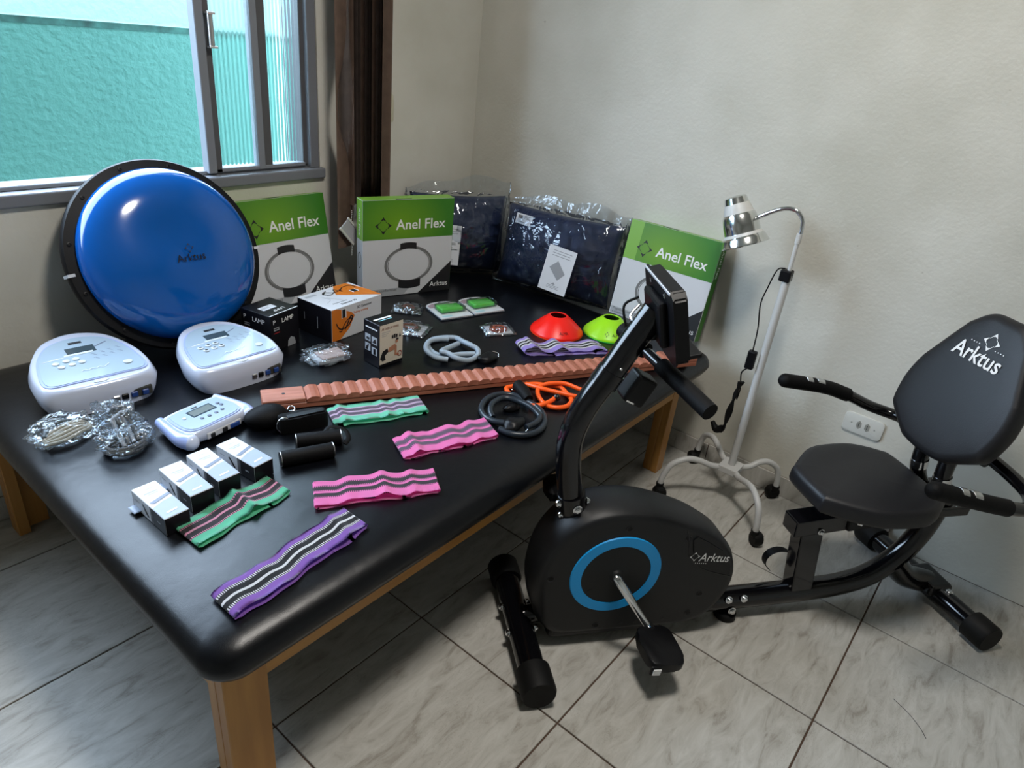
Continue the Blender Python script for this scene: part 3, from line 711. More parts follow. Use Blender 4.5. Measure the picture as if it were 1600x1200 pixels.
r = thing('exerciser_carton', 'small black and cream carton showing a kneeling exerciser, standing alone', 'box', matrix=carton_frame((1.213, 1.397, TZ+.001), (1.303, 1.396, TZ+.001)))
w_, d_, h_ = .091, .072, .137
box('carton', (0, w_, 0, d_, 0, h_), M_boxblack, r, bev=.001, seg=1)
K = to_front((0, -.0002, 0))
M_cream = mat('cream_card', (.60, .56, .47), .4)
flat('print_panel', [rect(.001, .010, w_-.001, h_-.001)], M_cream, r, K, 0)
text_mesh('AB EXERCISE WHEEL', .0098, mat('brown_ink', (.20, .08, .05), .5), r, K @ Matrix.Translation((.008, h_-.018, .0003)), sx=.72)
flat('print_lines', [rect(.008, h_-.026-.006*k, .040-.006*k, h_-.0245-.006*k) for k in range(3)], M_grey_print, r, K)
flat('print_icons', [rect(.046+.008*k, .085, .0525+.008*k, .096+.002*(k % 2)) for k in range(3)]+[[(.074, .085), (.082, .085), (.078, .098)]], M_black_print, r, K, .0008)
M_skin = mat('skin_print', (.42, .20, .12), .5)
flat('print_figure', [[(.002, .030), (.012, .020), (.024, .022), (.020, .035), (.034, .046), (.030, .058), (.012, .052)]], M_black_print, r, K, .0008)
flat('print_figure', [[(.032, .046), (.042, .044), (.058, .048), (.064, .060), (.058, .066), (.036, .058)], [(.058, .060), (.066, .060), (.066, .034), (.078, .030), (.074, .025), (.058, .028)], [(.062, .066), (.070, .070), (.072, .080), (.064, .082), (.060, .074)]], M_skin, r, K, .001)
flat('print_figure', [[(.060, .072), (.064, .084), (.073, .082), (.072, .076), (.066, .078)]], M_black_print, r, K, .0014)
bm = bm_new(); ring_poly(bm, .078, .030, .009, .0065, .0012, 20); bmesh.ops.transform(bm, matrix=K, verts=bm.verts); link('print_wheel', bm, mat('dark_red_ink', (.25, .03, .02), .5), r)
K = side_left(d_)
flat('print_line', [rect(.010, h_-.021, .062, h_-.017)], M_white_print, r, K)
flat('print_tiles', [rect(.008, .074, .032, .096), rect(.038, .070, .062, .094)], M_pale, r, K); flat('print_tiles', [rect(.008, .042, .032, .066), rect(.038, .036, .062, .060)], M_pale, r, K)
flat('print_marks', [rect(.014, .078, .028, .086), [(.040, .074), (.060, .074), (.054, .09)], [(.010, .044), (.020, .044), (.026, .064), (.014, .056)], rect(.046, .038, .056, .056)], M_boxblack, r, K, .0008)
K = TOPM(h_); flat('print_title', [rect(.012, .036, .076, .044)], M_white_print, r, K); flat('print_line', [rect(.020, .026, .070, .030)], mat('cyan_ink', (.2, .45, .5), .5), r, K)

# four electrode cartons
M_bluegrey = mat('blue_grey_print', (.13, .16, .23), .4); M_lightblue = mat('light_blue_grey_print', (.27, .32, .41), .4)
def small_white(p, yaw, label):
    r = thing('electrode_carton', label, 'box', (p[0], p[1], TZ+.001), (0, 0, yaw), group='four white and black cartons in a row')
    L_, w, h = .131, .049, .040        # long axis = local y (back), front face = near short side
    box('carton', (0, w, 0, L_, 0, h), M_white_card, r, bev=.001, seg=1)
    K = TOPM(h)
    flat('print_lower', [[(.0005, .001), (w-.0005, .001), (w-.0005, .060), (.025, .056), (.0005, .046)]], M_lightblue, r, K)
    flat('print_stripe', [[(.004, .066), (w-.001, .078), (w-.001, .070), (.010, .058)]], M_bluegrey, r, K, .0006)
    flat('print_lines', [rect(.010, .098, .038, .0995), rect(.014, .092, .036, .0933), rect(.018, .112, .034, .113)], M_pale, r, K, .0006)
    flat('print_name', [[(.012, .014), (.034, .016), (.036, .021), (.014, .019)]], M_white_print, r, K, .0008)
    K = side_left(L_)
    flat('print_dark', [rect(L_*.56, .0005, L_-.0005, h-.0005)], M_boxblack, r, K, 0); flat('print_bars', [rect(L_*.585, .001, L_*.60, h-.001), rect(L_*.625, .001, L_*.635, h-.001)], M_grey_print, r, K)
    flat('print_slash', [[(.042, .028), (.047, .030), (.066, .008), (.060, .007)]], M_boxblack, r, K); flat('print_small', [rect(.012, .024, .028, .026), rect(.10, .018, .112, .021)], M_grey_print, r, K)
    K = to_front((0, -.0002, 0)); flat('print_end', [rect(.0005, .0005, w-.0005, h-.0005)], M_boxblack, r, K, 0)
    bm = bm_new(); add_box(bm, -.014, .004, L_-.034, L_-.006, .006, .0068); o = link('hang_tab', bm, M_bluegrey, r)
    bm = bm_new(); add_box(bm, -.012, .004, L_-.032, L_-.008, .0068, .0074); link('tab_window', bm, M_lightblue, o)
    return r
small_white((.429, 1.101), .02, 'white and black carton nearest the table edge in the row of four')
small_white((.498, 1.135), .0, 'white and black carton, second from the table edge in the row of four')
small_white((.563, 1.145), -.0, 'white and black carton, third from the table edge in the row of four')
small_white((.643, 1.141), .10, 'white and black carton farthest from the table edge in the row of four')
# ================================================================ ELECTROTHERAPY UNITS
M_case = mat('white_translucent_case', (.52, .56, .68), .22, coat=.3); M_panel = mat('pale_blue_panel', (.36, .46, .55), .22, coat=.3)
M_ridge = mat('case_ridge', (.36, .44, .74), .2, coat=.3); M_port = mat('port_recess', (.05, .05, .045), .4); M_lcd = mat('lcd_glass', (.05, .075, .09), .08, coat=.5)
M_bluep = mat('blue_socket', (.02, .06, .25), .4); M_lens = mat('membrane_button', (.62, .68, .74), .3)
def closed(pts, n=6): return [(p.x, p.y) for p in spline([(x, y, 0) for x, y in pts], n, closed=True)]
def device(loc, yaw, label, buttons_dark, sc_=1.09):
    r = thing('electrotherapy_unit', label, 'medical device', (loc[0], loc[1], TZ+.001), (0, 0, yaw), group='white electrotherapy units')
    half = [(.112, .006), (.124, .045), (.122, .10), (.104, .165), (.066, .228), (.0, .254)]
    pts = [(0, -.010), (.070, -.007)]+half+[(-x, y) for x, y in half[:-1][::-1]]+[(-.070, -.007)]
    O = closed(pts, 6); cx, cy = 0, .12
    zt = lambda y: .064+.13*y
    def sc(s, dy=0): return [(cx+(x-cx)*s, cy+dy+(y-cy)*s) for x, y in O]
    bm = bm_new(); R_ = []
    for s, zf in ((.90, lambda y: .0), (.97, lambda y: .004), (1.0, lambda y: .020), (1.001, lambda y: zt(y)*.72), (.955, lambda y: zt(y)-.007), (.925, lambda y: zt(y)-.001), (.89, zt), (.86, lambda y: zt(y)-.0005)):
        u = {.90: .84, .97: .88, 1.0: .95}.get(s)
        R_.append([bm.verts.new((x, y, zf(y))) for x, y in (sc(s) if u is None else [(x*u, y*u if y > 0 else y) for x, y in O])])
    for A, B in zip(R_, R_[1:]):
        for k in range(len(A)): bm.faces.new((A[k], A[(k+1) % len(A)], B[(k+1) % len(A)], B[k]))
    bm.faces.new(R_[0]); bm.faces.new(R_[-1]); link('case', bm, M_case, r, smooth=True, autosmooth=1.0)
    # arch-shaped panel with its ridge
    ph = [(.098, .030), (.098, .09), (.084, .150), (.052, .198), (.0, .214)]
    pp = [(-.098+.0, .030), (-.045, .024), (.045, .024)]+ph+[(-x, y) for x, y in ph[1:-1][::-1]]
    Q = closed(pp, 5)
    def plate(name, poly, m, dz0, dz1, par=r):
        bm = bm_new(); a = [bm.verts.new((x, y, zt(y)+dz0)) for x, y in poly]; b = [bm.verts.new((x, y, zt(y)+dz1)) for x, y in poly]
        for k in range(len(a)): bm.faces.new((a[k], a[(k+1) % len(a)], b[(k+1) % len(b)], b[k]))
        bm.faces.new(b); return link(name, bm, m, par)
    rid = [(x*1.055, .12+(y-.12)*1.03) for x, y in Q]
    plate('ridge', rid, M_ridge, -.004, .0018); pn = plate('control_panel', Q, M_panel, -.004, .0030)
    plate('lcd_screen', rect(-.030, .138, .030, .168), M_lcd, .002, .0036)
    plate('lcd_reflective_frame', rect(-.038, .134, .022, .141), M_lens, .002, .0038)
    plate('brand_mark', rect(-.016, .185, .012, .194), M_black_print, .002, .0036)
    plate('panel_swoosh', [(-.09, .128), (-.06, .133), (-.03, .134), (-.06, .130)], M_white_print, .002, .0034); plate('panel_swoosh', [(.03, .155), (.06, .170), (.058, .172), (.03, .158)], M_bluegrey, .002, .0034)
    for k, (x, y) in enumerate(((-.062, .112), (-.040, .116), (-.020, .118), (-.055, .094), (-.033, .097), (-.012, .100))):
        bm = bm_new(); add_lathe(bm, [(.0078, 0), (.0078, .0012), (.006, .0022)], 16, M=Matrix.Translation((x, y, zt(y)+.003)))
        b = link('button', bm, M_lens, r, smooth=True, autosmooth=.8)
        if buttons_dark: flat('button_icon', [rect(x-.003, y-.003, x+.004, y+.003)], M_black_print, b, Matrix.Translation((0, 0, zt(y)+.0056)), 0)
    ic = []
    for k in range(8):
        x = .018+.018*(k % 4); y = .122-.018*(k//4)+.004*(k % 4); ic += [[(x, y), (x+.006, y-.005), (x+.007, y-.004), (x+.001, y+.001)], rect(x-.003, y+.003, x+.004, y+.004)]
    for q in ic: pass
    bm = bm_new()
    for q in ic: bm.faces.new([bm.verts.new((x, y, zt(y)+.0034)) for x, y in q])
    link('panel_icons', bm, M_bluegrey, r)
    bm = bm_new(); add_lathe(bm, [(.010, 0), (.010, .0012)], 16, M=Matrix.Translation((.072, .060, zt(.06)+.003))); link('round_key', bm, M_lens, r)
    squiggle('panel_script', [(0, 0), (.008, .006), (.014, 0), (.022, .005), (.030, .001), (.038, .006), (.046, .001), (.054, .007), (.060, .012)], .0022, Matrix.Translation((-.025, .058, zt(.058)+.0030)) @ Matrix.Rotation(math.atan(.13), 4, 'X'), r, M_lens)
    bm = bm_new(); add_lathe(bm, [(.016, 0), (.016, .0015), (.012, .0022), (.010, .001)], 24, M=Matrix.Translation((0, .012, zt(.010)-.001)) @ Matrix.Diagonal((1, .5, 1, 1))); link('led_window', bm, M_lens, r, smooth=True)
    # recessed connector bay at the lower right of the front
    bx = box('connector_bay', (.005, .098, -.010, .012, .010, .034), M_port, r, bev=.003); bx.rotation_euler = (0, 0, .03)
    for k, (x, m) in enumerate(((.018, M_steel), (.036, M_black_plastic), (.056, M_bluep), (.080, M_bluep))):
        o = box('port', (x-.006, x+.008, -.0135, -.008, .015, .028), m, r, bev=.0015, seg=1)
    r.scale = (sc_, sc_*(.90 if buttons_dark else .95), sc_)
    return r
device((.556, 1.650), -.10, 'white electrotherapy unit nearest the left picture edge, beside two bagged cable bundles', False)
device((.872, 1.548), -.03, 'white electrotherapy unit at the foot of the blue dome, beside the lamp carton', True, 1.06)

# small handheld unit
def small_device():
    c = Vector((.682, 1.415)); r = thing('handheld_therapy_unit', 'small white therapy unit with rounded side grips and grey screen', 'medical device', (c.x, c.y, TZ+.001), (0, 0, .14))
    r.rotation_euler.z = .16; r.scale = (.96, 1, 1)
    out = closed([(-.088, -.050), (0, -.062), (.088, -.050), (.094, .0), (.086, .056), (.0, .064), (-.086, .056), (-.094, .0)], 6)
    bm = bm_new(); R_ = []
    for s, z in ((.90, .006), (1, .012), (1, .026), (.96, .034), (.90, .037), (.86, .036)): R_.append([bm.verts.new((x*s, y*s, z)) for x, y in out])
    for A, B in zip(R_, R_[1:]):
        for k in range(len(A)): bm.faces.new((A[k], A[(k+1) % len(A)], B[(k+1) % len(A)], B[k]))
    bm.faces.new(R_[0]); bm.faces.new(R_[-1]); link('case', bm, M_case, r, smooth=True, autosmooth=1)
    for s in (-1, 1): tube('side_grip', [(s*.086, -.056, .019), (s*.094, -.03, .021), (s*.088, .02, .024), (s*.080, .062, .026)], [.020, .018, .014, .012], M_ridge, r, seg=18)
    for s in (-1, 1):
        bm = bm_new(); q = bmesh.ops.create_uvsphere(bm, u_segments=16, v_segments=10, radius=.0195); bmesh.ops.translate(bm, vec=(s*.086, -.056, .0195), verts=q['verts']); link('grip_end', bm, M_case, r, smooth=True)
    pan = closed([(-.068, -.038), (0, -.046), (.068, -.038), (.070, .03), (.05, .046), (-.05, .046), (-.070, .03)], 5)
    prism('ridge', [(x*1.08, y*1.08) for x, y in pan], .030, .0385, M_ridge, r); prism('control_panel', pan, .030, .0398, M_panel, r)
    prism('lcd_screen', rect(-.030, .0, .038, .032), .034, .0404, M_lcd, r); prism('lcd_glass', rect(-.026, .004, .034, .028), .034, .0407, mat('lcd_grey', (.16, .19, .18), .2), r)
    prism('brand_mark', rect(-.008, .036, .008, .041), .034, .0404, M_black_print, r)
    for x, y in ((-.020, -.016), (.0, -.018), (.020, -.018), (.040, -.016), (.052, .016), (.054, .004), (-.048, .012)):
        bm = bm_new(); add_lathe(bm, [(.0048, 0), (.0048, .0016), (.003, .0024)], 12, M=Matrix.Translation((x, y, .0396))); link('button', bm, M_bluegrey if x > -.03 else M_lens, r)
    box('connector_bay', (-.045, .055, -.0635, -.05, .010, .026), M_white_card, r, bev=.002)
    for x, m, w_ in ((-.030, M_black_print, .006), (.005, M_black_print, .007), (.035, M_bluep, .014)): box('port', (x-w_, x+w_, -.067, -.060, .012, .023), m, r, bev=.002)
small_device()

# ================================================================ ELASTIC BANDS
def knit(name, c): return mat(name, c, .85, bump=.25, bscale=700, sheen=.3, stretch=(1, .35, 1))
K_PUR = knit('purple_knit', (.32, .14, .56)); K_WHT = knit('white_knit', (.85, .84, .84)); K_BLK = knit('black_knit', (.014, .013, .014))
K_MNT = knit('mint_knit', (.16, .66, .42)); K_PNK = knit('rose_knit', (.85, .36, .50)); K_DRK = knit('charcoal_knit', (.045, .038, .045))
K_HOT = knit('pink_knit', (.95, .24, .58)); K_LIL = knit('lilac_knit', (.46, .34, .78)); K_GRY = knit('grey_mauve_knit', (.15, .11, .16)); K_LPK = knit('pale_rose_knit', (.70, .52, .68)); K_MN1 = knit('aqua_mint_knit', (.22, .74, .52))
def dashed(name, a, b):
    if name in MATS: return MATS[name]
    m = mat(name, a, .85, sheen=.3); nt = m.node_tree; N = nt.nodes; L = nt.links; p = N['Principled BSDF']
    tc = N.new('ShaderNodeTexCoord'); wv = N.new('ShaderNodeTexWave'); wv.inputs['Scale'].default_value = 78; wv.bands_direction = 'X'
    L.new(tc.outputs['Object'], wv.inputs[0]); r = N.new('ShaderNodeValToRGB'); r.color_ramp.elements[0].position = .35; r.color_ramp.elements[1].position = .55
    r.color_ramp.elements[0].color = (*b, 1); r.color_ramp.elements[1].color = (*a, 1); L.new(wv.outputs['Fac'], r.inputs[0]); L.new(r.outputs[0], p.inputs['Base Color']); return m
def band(c4, stripes, label, waves, seed=0, lift=.011, open_l=.010, open_r=.008, group='striped elastic exercise bands', low_y=-.004, pinch=None):
    """c4: far-left, far-right, near-right, near-left corners on the table"""
    c4 = [Vector((*p, 0)) for p in c4]; ctr = sum(c4, Vector())/4; xd = ((c4[1]+c4[2])-(c4[0]+c4[3])).normalized(); yd = Vector((-xd.y, xd.x, 0))
    L_ = ((c4[1]+c4[2])-(c4[0]+c4[3])).length/2; wd = abs(((c4[0]+c4[1])-(c4[3]+c4[2])).dot(yd))/2
    skew = ((c4[0]+c4[1])-(c4[3]+c4[2])).dot(xd)/2/wd
    r = thing('exercise_band', label, 'exercise band', (ctr.x, ctr.y, TZ+.0015), (0, 0, math.atan2(xd.y, xd.x)), group=group)
    path = []; n = 64
    def ztop(s): # s 0..1 along the top layer
        z = lift*(.75+.25*math.sin(s*9+seed))
        for (c, a, w_) in waves: z += a*math.exp(-((s-c)/w_)**2)
        return max(.006, z)
    for i in range(n+1):
        s = i/n; path.append((-L_/2+s*L_, ztop(s)))
    # right fold
    zr = path[-1][1]
    for k in range(1, 8): a = math.pi/2-math.pi*k/8; path.append((L_/2+open_r*math.cos(a)*.7, zr/2+.0012+(zr/2)*math.sin(a)))
    for i in range(n//2+1):
        s = 1-i/(n//2); path.append((-L_/2+s*L_, .0014+.0006*math.sin(s*20+seed)))
    zl = path[0][1]
    for k in range(1, 8): a = -math.pi/2-math.pi*k/8; path.append((-L_/2+open_l*math.cos(a)*.7, zl/2+.0012+(zl/2)*math.sin(a)))
    tot = sum(f for f, _ in stripes); ys = [0]; mi = []; mats = []
    for f, m in stripes:
        if m not in mats: mats.append(m)
        k = 2 if f > .12 else 1
        for q in range(k): ys.append(ys[-1]+f/tot/k); mi.append(mats.index(m))
    bm = bm_new(); rows = []
    for idx, (x, z) in enumerate(path):
        low = n+7 < idx <= n+8+n//2
        row = []
        for t in ys:
            y = (.5-t)*wd; wob = .003*math.sin(x*40+seed)+.0015*math.sin(x*95+seed*2)
            sx_ = x+skew*y; zz = z+.0015*noise.noise(Vector((x*30, y*30, seed)))
            yy = y+wob+(low_y if low else 0)
            if pinch and not low:
                g = math.exp(-((x/L_+.5-pinch[0])/pinch[2])**2); zz += pinch[1]*g*(t-.2); yy += .010*g*(t)
            row.append(bm.verts.new((sx_, yy, max(.0008, zz))))
        rows.append(row)
    for i in range(len(rows)):
        A, B = rows[i], rows[(i+1) % len(rows)]
        for k in range(len(ys)-1):
            f = bm.faces.new((A[k], A[k+1], B[k+1], B[k])); f.material_index = mi[k]
    bmesh.ops.solidify(bm, geom=bm.faces[:], thickness=.0013)
    link('elastic_loop', bm, None, r, smooth=True, mats=mats)
    return r
DW = dashed('white_black_knit', (.85, .84, .84), (.03, .03, .03)); DP = dashed('rose_dark_knit', (.85, .36, .50), (.06, .04, .05)); DH = dashed('pink_dark_knit', (.90, .22, .54), (.06, .04, .06))
band([(.416, .896), (.718, .937), (.715, .857), (.42, .826)], [(.18, K_PUR), (.09, DW), (.16, K_BLK), (.08, K_WHT), (.15, K_BLK), (.09, DW), (.25, K_PUR)],
     'purple, black and white striped band nearest the table corner', [(.85, .008, .06), (.30, .004, .08), (.55, .004, .06)], 1, lift=.012, open_l=.02)
band([(.453, 1.11), (.667, 1.143), (.671, 1.056), (.459, 1.035)], [(.22, K_MNT), (.06, DP), (.16, K_DRK), (.07, K_PNK), (.16, K_DRK), (.06, DP), (.27, K_MNT)],
     'mint green band with grey and pink stripes beside the white cartons', [(.60, .012, .05), (.2, .003, .1)], 2, lift=.010)
band([(.728, 1.045), (.96, .917), (.905, .84), (.69, .982)], [(.20, K_HOT), (.05, DH), (.14, K_DRK), (.05, DH), (.08, K_HOT), (.14, K_DRK), (.05, DH), (.29, K_HOT)],
     'pink band with dark stripes in the middle of the table front', [(.25, .006, .06), (.55, .007, .05), (.8, .006, .05)], 3, lift=.013)
band([(.993, 1.067), (1.222, .985), (1.183, .908), (.96, .982)], [(.20, K_HOT), (.05, DH), (.15, K_GRY), (.05, DH), (.08, K_HOT), (.15, K_GRY), (.05, DH), (.27, K_HOT)],
     'pink band with grey stripes touching the black exercise tube', [(.08, .016, .07), (.32, -.004, .05), (.55, .006, .08), (.8, .007, .07)], 4, lift=.011, open_l=.03)
band([(.960, 1.286), (1.168, 1.190), (1.135, 1.114), (.925, 1.206)], [(.20, K_MN1), (.06, K_LPK), (.15, K_GRY), (.09, K_LPK), (.15, K_GRY), (.06, K_LPK), (.29, K_MN1)],
     'mint band with mauve stripes in front of the wooden finger ladder', [(.05, .010, .06), (.55, .008, .06), (.72, .004, .05)], 5, lift=.011, open_l=.025)
band([(1.690, 1.232), (1.911, 1.080), (1.878, 1.015), (1.650, 1.160)], [(.18, K_LIL), (.09, K_WHT), (.11, K_BLK), (.10, K_WHT), (.11, K_BLK), (.09, K_WHT), (.32, K_LIL)],
     'lilac, black and white band behind the wooden finger ladder near the cones', [(.04, .026, .09), (.40, .020, .09), (.62, .004, .1), (.9, .010, .08)], 6, lift=.008, open_l=.035, low_y=-.010)

# ================================================================ FINGER LADDER
M_cedar = mat('reddish_cedar', (.44, .165, .105), .48, color2=(.30, .095, .055), vscale=4, stretch=(12, 2, 12), bump=.15, bscale=60)
M_cedar2 = mat('reddish_cedar_board', (.44, .165, .105), .42, color2=(.32, .105, .06), vscale=4, stretch=(2, 14, 14), bump=.15, bscale=60)
a = Vector((.822, 1.391, TZ+.001)); b = Vector((2.032, .759, TZ+.001)); LL = (b-a).length+.005
fl = thing('finger_ladder', 'long reddish wooden finger ladder with saw-tooth steps lying across the table', 'ladder', matrix=frame(a, b-a, (0, 0, 1)))
WD = .070
box('board', (0, LL, 0, WD, 0, .016), M_cedar2, fl, bev=.002, seg=1)
box('end_block', (0, .108, 0, WD, .016, .029), M_cedar2, fl, bev=.002, seg=1); box('end_block', (LL-.095, LL, 0, WD, .016, .029), M_cedar2, fl, bev=.002, seg=1)
for x in (.055, LL-.045): lathe('screw_hole', [(.0045, 0), (.0045, .0006)], M_black_print, fl, seg=12, M=Matrix.Translation((x, WD*.5, .0289)))
NT = 34; pitch = (LL-.095-.110)/NT; tm = None
for k in range(NT):
    x = .110+k*pitch
    if tm is None:
        bm = bm_new(); q = [(0, 0), (pitch*.985, 0), (pitch*.985, .0135), (pitch*.70, .0158), (pitch*.36, .0162), (0.0, .0085)]
        va = [bm.verts.new((u, .0, v)) for u, v in q]; vb = [bm.verts.new((u, WD, v)) for u, v in q]
        bm.faces.new(va); bm.faces.new(vb)
        for i in range(len(q)): bm.faces.new((va[i], va[(i+1) % len(q)], vb[(i+1) % len(q)], vb[i]))
        o = link('step', bm, M_cedar, fl); tm = o.data
    else:
        o = bpy.data.objects.new('step', tm); COL.objects.link(o); o.parent = fl
    o.location = (x, -.0015, .016)

# ================================================================ MARKER CONES
def cone(c, m, m2, label, txt, ta):
    r = thing('marker_cone', label, 'cone', (c[0], c[1], TZ+.001), (0, 0, ta), group='sport marker cones')
    prof = [(.092, 0), (.094, .003), (.0935, .007), (.090, .012), (.060, .040), (.034, .061), (.029, .063), (.027, .060), (.032, .056), (.058, .036), (.090, .008), (.094, .002)]
    bm = bm_new(); add_lathe(bm, prof, 56, cap=False)
    vs = list(bm.verts); link('cone', bm, m, r, smooth=True)
    lathe('rim', [(.090, 0), (.0945, 0), (.0945, .003), (.090, .003)], m2, r, seg=56, cap=False)
    # lettering wrapped on the slope, facing -y
    def wrap(o):
        for v in o.data.vertices:
            h = v.co.y; t = h; rr_ = .086-.030*t/.028*.9; z = .0155+t*.93
            an = v.co.x/.078; v.co = Vector((rr_*math.sin(an), -rr_*math.cos(an), z+.0012))
    o = text_mesh(txt, .012, M_black_print, r, Matrix.Translation((.012, .004, 0))); wrap(o)
    if txt == 'ALMA':
        o = flat('emblem', star_polys(-.006, .009, .008), M_black_print, r, Matrix.Identity(4)); wrap(o)
    return r
M_red = mat('red_plastic', (.92, .010, .004), .35); M_ror = mat('orange_red_rim', (.85, .07, .01), .35)
M_lgr = mat('lime_plastic', (.32, .72, .01), .38); M_lgr2 = mat('green_rim', (.05, .55, .08), .38)
cone((1.888, 1.232), M_red, M_ror, 'red marker cone between the bagged pillow and the lilac band', 'ALMA ', -.99)
cone((2.032, 1.100), M_lgr, M_lgr2, 'lime green marker cone beside the leaning ring carton', 'ALMA', -1.07)

# ================================================================ TUBES WITH HANDLES
M_tgrey = mat('grey_latex_tube', (.30, .36, .42), .5); M_torange = mat('orange_latex_tube', (.88, .10, .008), .4); M_tblack = mat('black_latex_tube', (.016, .022, .030), .32)
def tpath(px, zs): return [tuple(W(x, y, TZ+z)) for (x, y), z in zip(px, zs)]
def rel(pts, o): return [tuple(Vector(p)-o) for p in pts]
def strap_clump(r, c, m=M_black_plastic, s=1.0, seed=0):
    bm = bm_new(); q = bmesh.ops.create_icosphere(bm, subdivisions=3, radius=.030*s)
    for v in q['verts']:
        k = 1+.30*noise.noise(v.co*40+Vector((seed, 0, 0))); v.co = Vector((v.co.x*1.25*k, v.co.y*.8*k, max(-.010, v.co.z*.5*k)))
    bmesh.ops.translate(bm, vec=c, verts=q['verts']); return link('webbing_handle', bm, m, r, smooth=True)
o0 = W(705, 548, TZ); r = thing('exercise_tube', 'grey elastic tube coiled in a loop, black webbing end to its right', 'exercise tube', o0)
px = [(738, 560), (700, 556), (692, 552), (705, 540), (725, 531), (740, 536), (748, 548), (740, 560), (725, 564), (705, 558), (690, 551), (685, 560), (672, 552), (667, 541), (672, 532), (688, 527), (712, 528), (722, 533), (742, 542), (747, 549)]
px = [(742, 553), (718, 554), (698, 556), (680, 553), (669, 542), (673, 532), (690, 528), (712, 528), (722, 533), (735, 539), (746, 546), (746, 556), (732, 563), (714, 560), (700, 552), (690, 549), (702, 543), (716, 537)]
zs = [.009, .009, .010, .010, .009, .009, .010, .010, .014, .018, .012, .010, .010, .020, .026, .024, .018, .014]
tube('tube', rel(tpath(px, zs), o0), .0085, M_tgrey, r, seg=12)
px = [(700, 562), (680, 558), (666, 546), (670, 534), (684, 530), (700, 530)]
tube('tube', rel(tpath(px, [.014, .018, .022, .024, .024, .020]), o0), .0085, M_tgrey, r, seg=12)
strap_clump(r, W(762, 559, TZ+.011)-o0, s=1.0, seed=3)
tube('ring', rel(tpath([(769, 549), (778, 552), (779, 558)], [.02, .012, .004]), o0), .0016, M_chrome, r, seg=8)
o0 = W(850, 612, TZ); r = thing('exercise_tube', 'orange elastic tube loosely looped, with black foam handle', 'exercise tube', o0)
px = [(797, 617), (791, 607), (799, 604), (813, 602), (836, 600), (853, 602), (875, 605), (888, 618), (893, 626), (885, 635), (868, 637), (852, 632), (841, 618), (842, 606), (855, 600), (880, 599), (900, 606), (920, 615), (905, 620), (880, 615), (850, 608), (822, 600)]
zs = [.008, .008, .009, .010, .010, .012, .010, .009, .008, .008, .008, .009, .012, .016, .022, .022, .016, .009, .012, .018, .020, .012]
tube('tube', rel(tpath(px, zs), o0), .0068, M_torange, r, seg=12)
tube('tube', rel(tpath([(828, 634), (845, 633), (860, 627), (868, 621)], [.009, .012, .016, .018]), o0), .0068, M_torange, r, seg=12)
tube('foam_handle', rel(tpath([(808, 600), (818, 612), (826, 624)], [.030, .022, .016]), o0), [.016, .019, .014], M_foam, r, seg=14)
bm = bm_new(); q = bmesh.ops.create_uvsphere(bm, u_segments=14, v_segments=8, radius=.011); bmesh.ops.translate(bm, vec=W(870, 621, TZ+.020)-o0, verts=q['verts']); link('tube_stopper', bm, M_gloss_black, r, smooth=True)
tube('ring', rel(tpath([(803, 604), (800, 609), (804, 611)], [.02, .018, .01]), o0), .0015, M_chrome, r, seg=8); tube('ring', rel(tpath([(826, 619), (828, 624), (825, 628)], [.02, .014, .006]), o0), .0015, M_chrome, r, seg=8)
o0 = W(800, 648, TZ); r = thing('exercise_tube', 'black elastic tube coiled in two rings near the table edge', 'exercise tube', o0)
px = [(788, 661), (772, 658), (757, 650), (752, 638), (760, 624), (776, 617), (800, 617), (825, 627), (845, 642), (851, 658), (843, 672), (825, 679), (800, 678), (780, 670)]
zs = [.012, .010, .009, .009, .012, .012, .010, .009, .009, .009, .009, .009, .009, .010]
tube('tube', rel(tpath(px, zs), o0), .0085, M_tblack, r, seg=14)
px = [(822, 668), (838, 660), (843, 650), (830, 636), (806, 625), (786, 622), (770, 630), (766, 642), (770, 652)]
tube('tube', rel(tpath(px, [.018, .016, .018, .026, .026, .026, .026, .022, .016]), o0), .0080, M_tblack, r, seg=14)
strap_clump(r, W(803, 662, TZ+.020)-o0, s=.95, seed=9)
tube('ring', rel(tpath([(809, 675), (818, 677), (825, 671)], [.016, .012, .020]), o0), .0016, M_chrome, r, seg=8)
# dark webbing inside the coil
strap_clump(r, W(800, 636, TZ+.008)-o0, s=.75, seed=12)

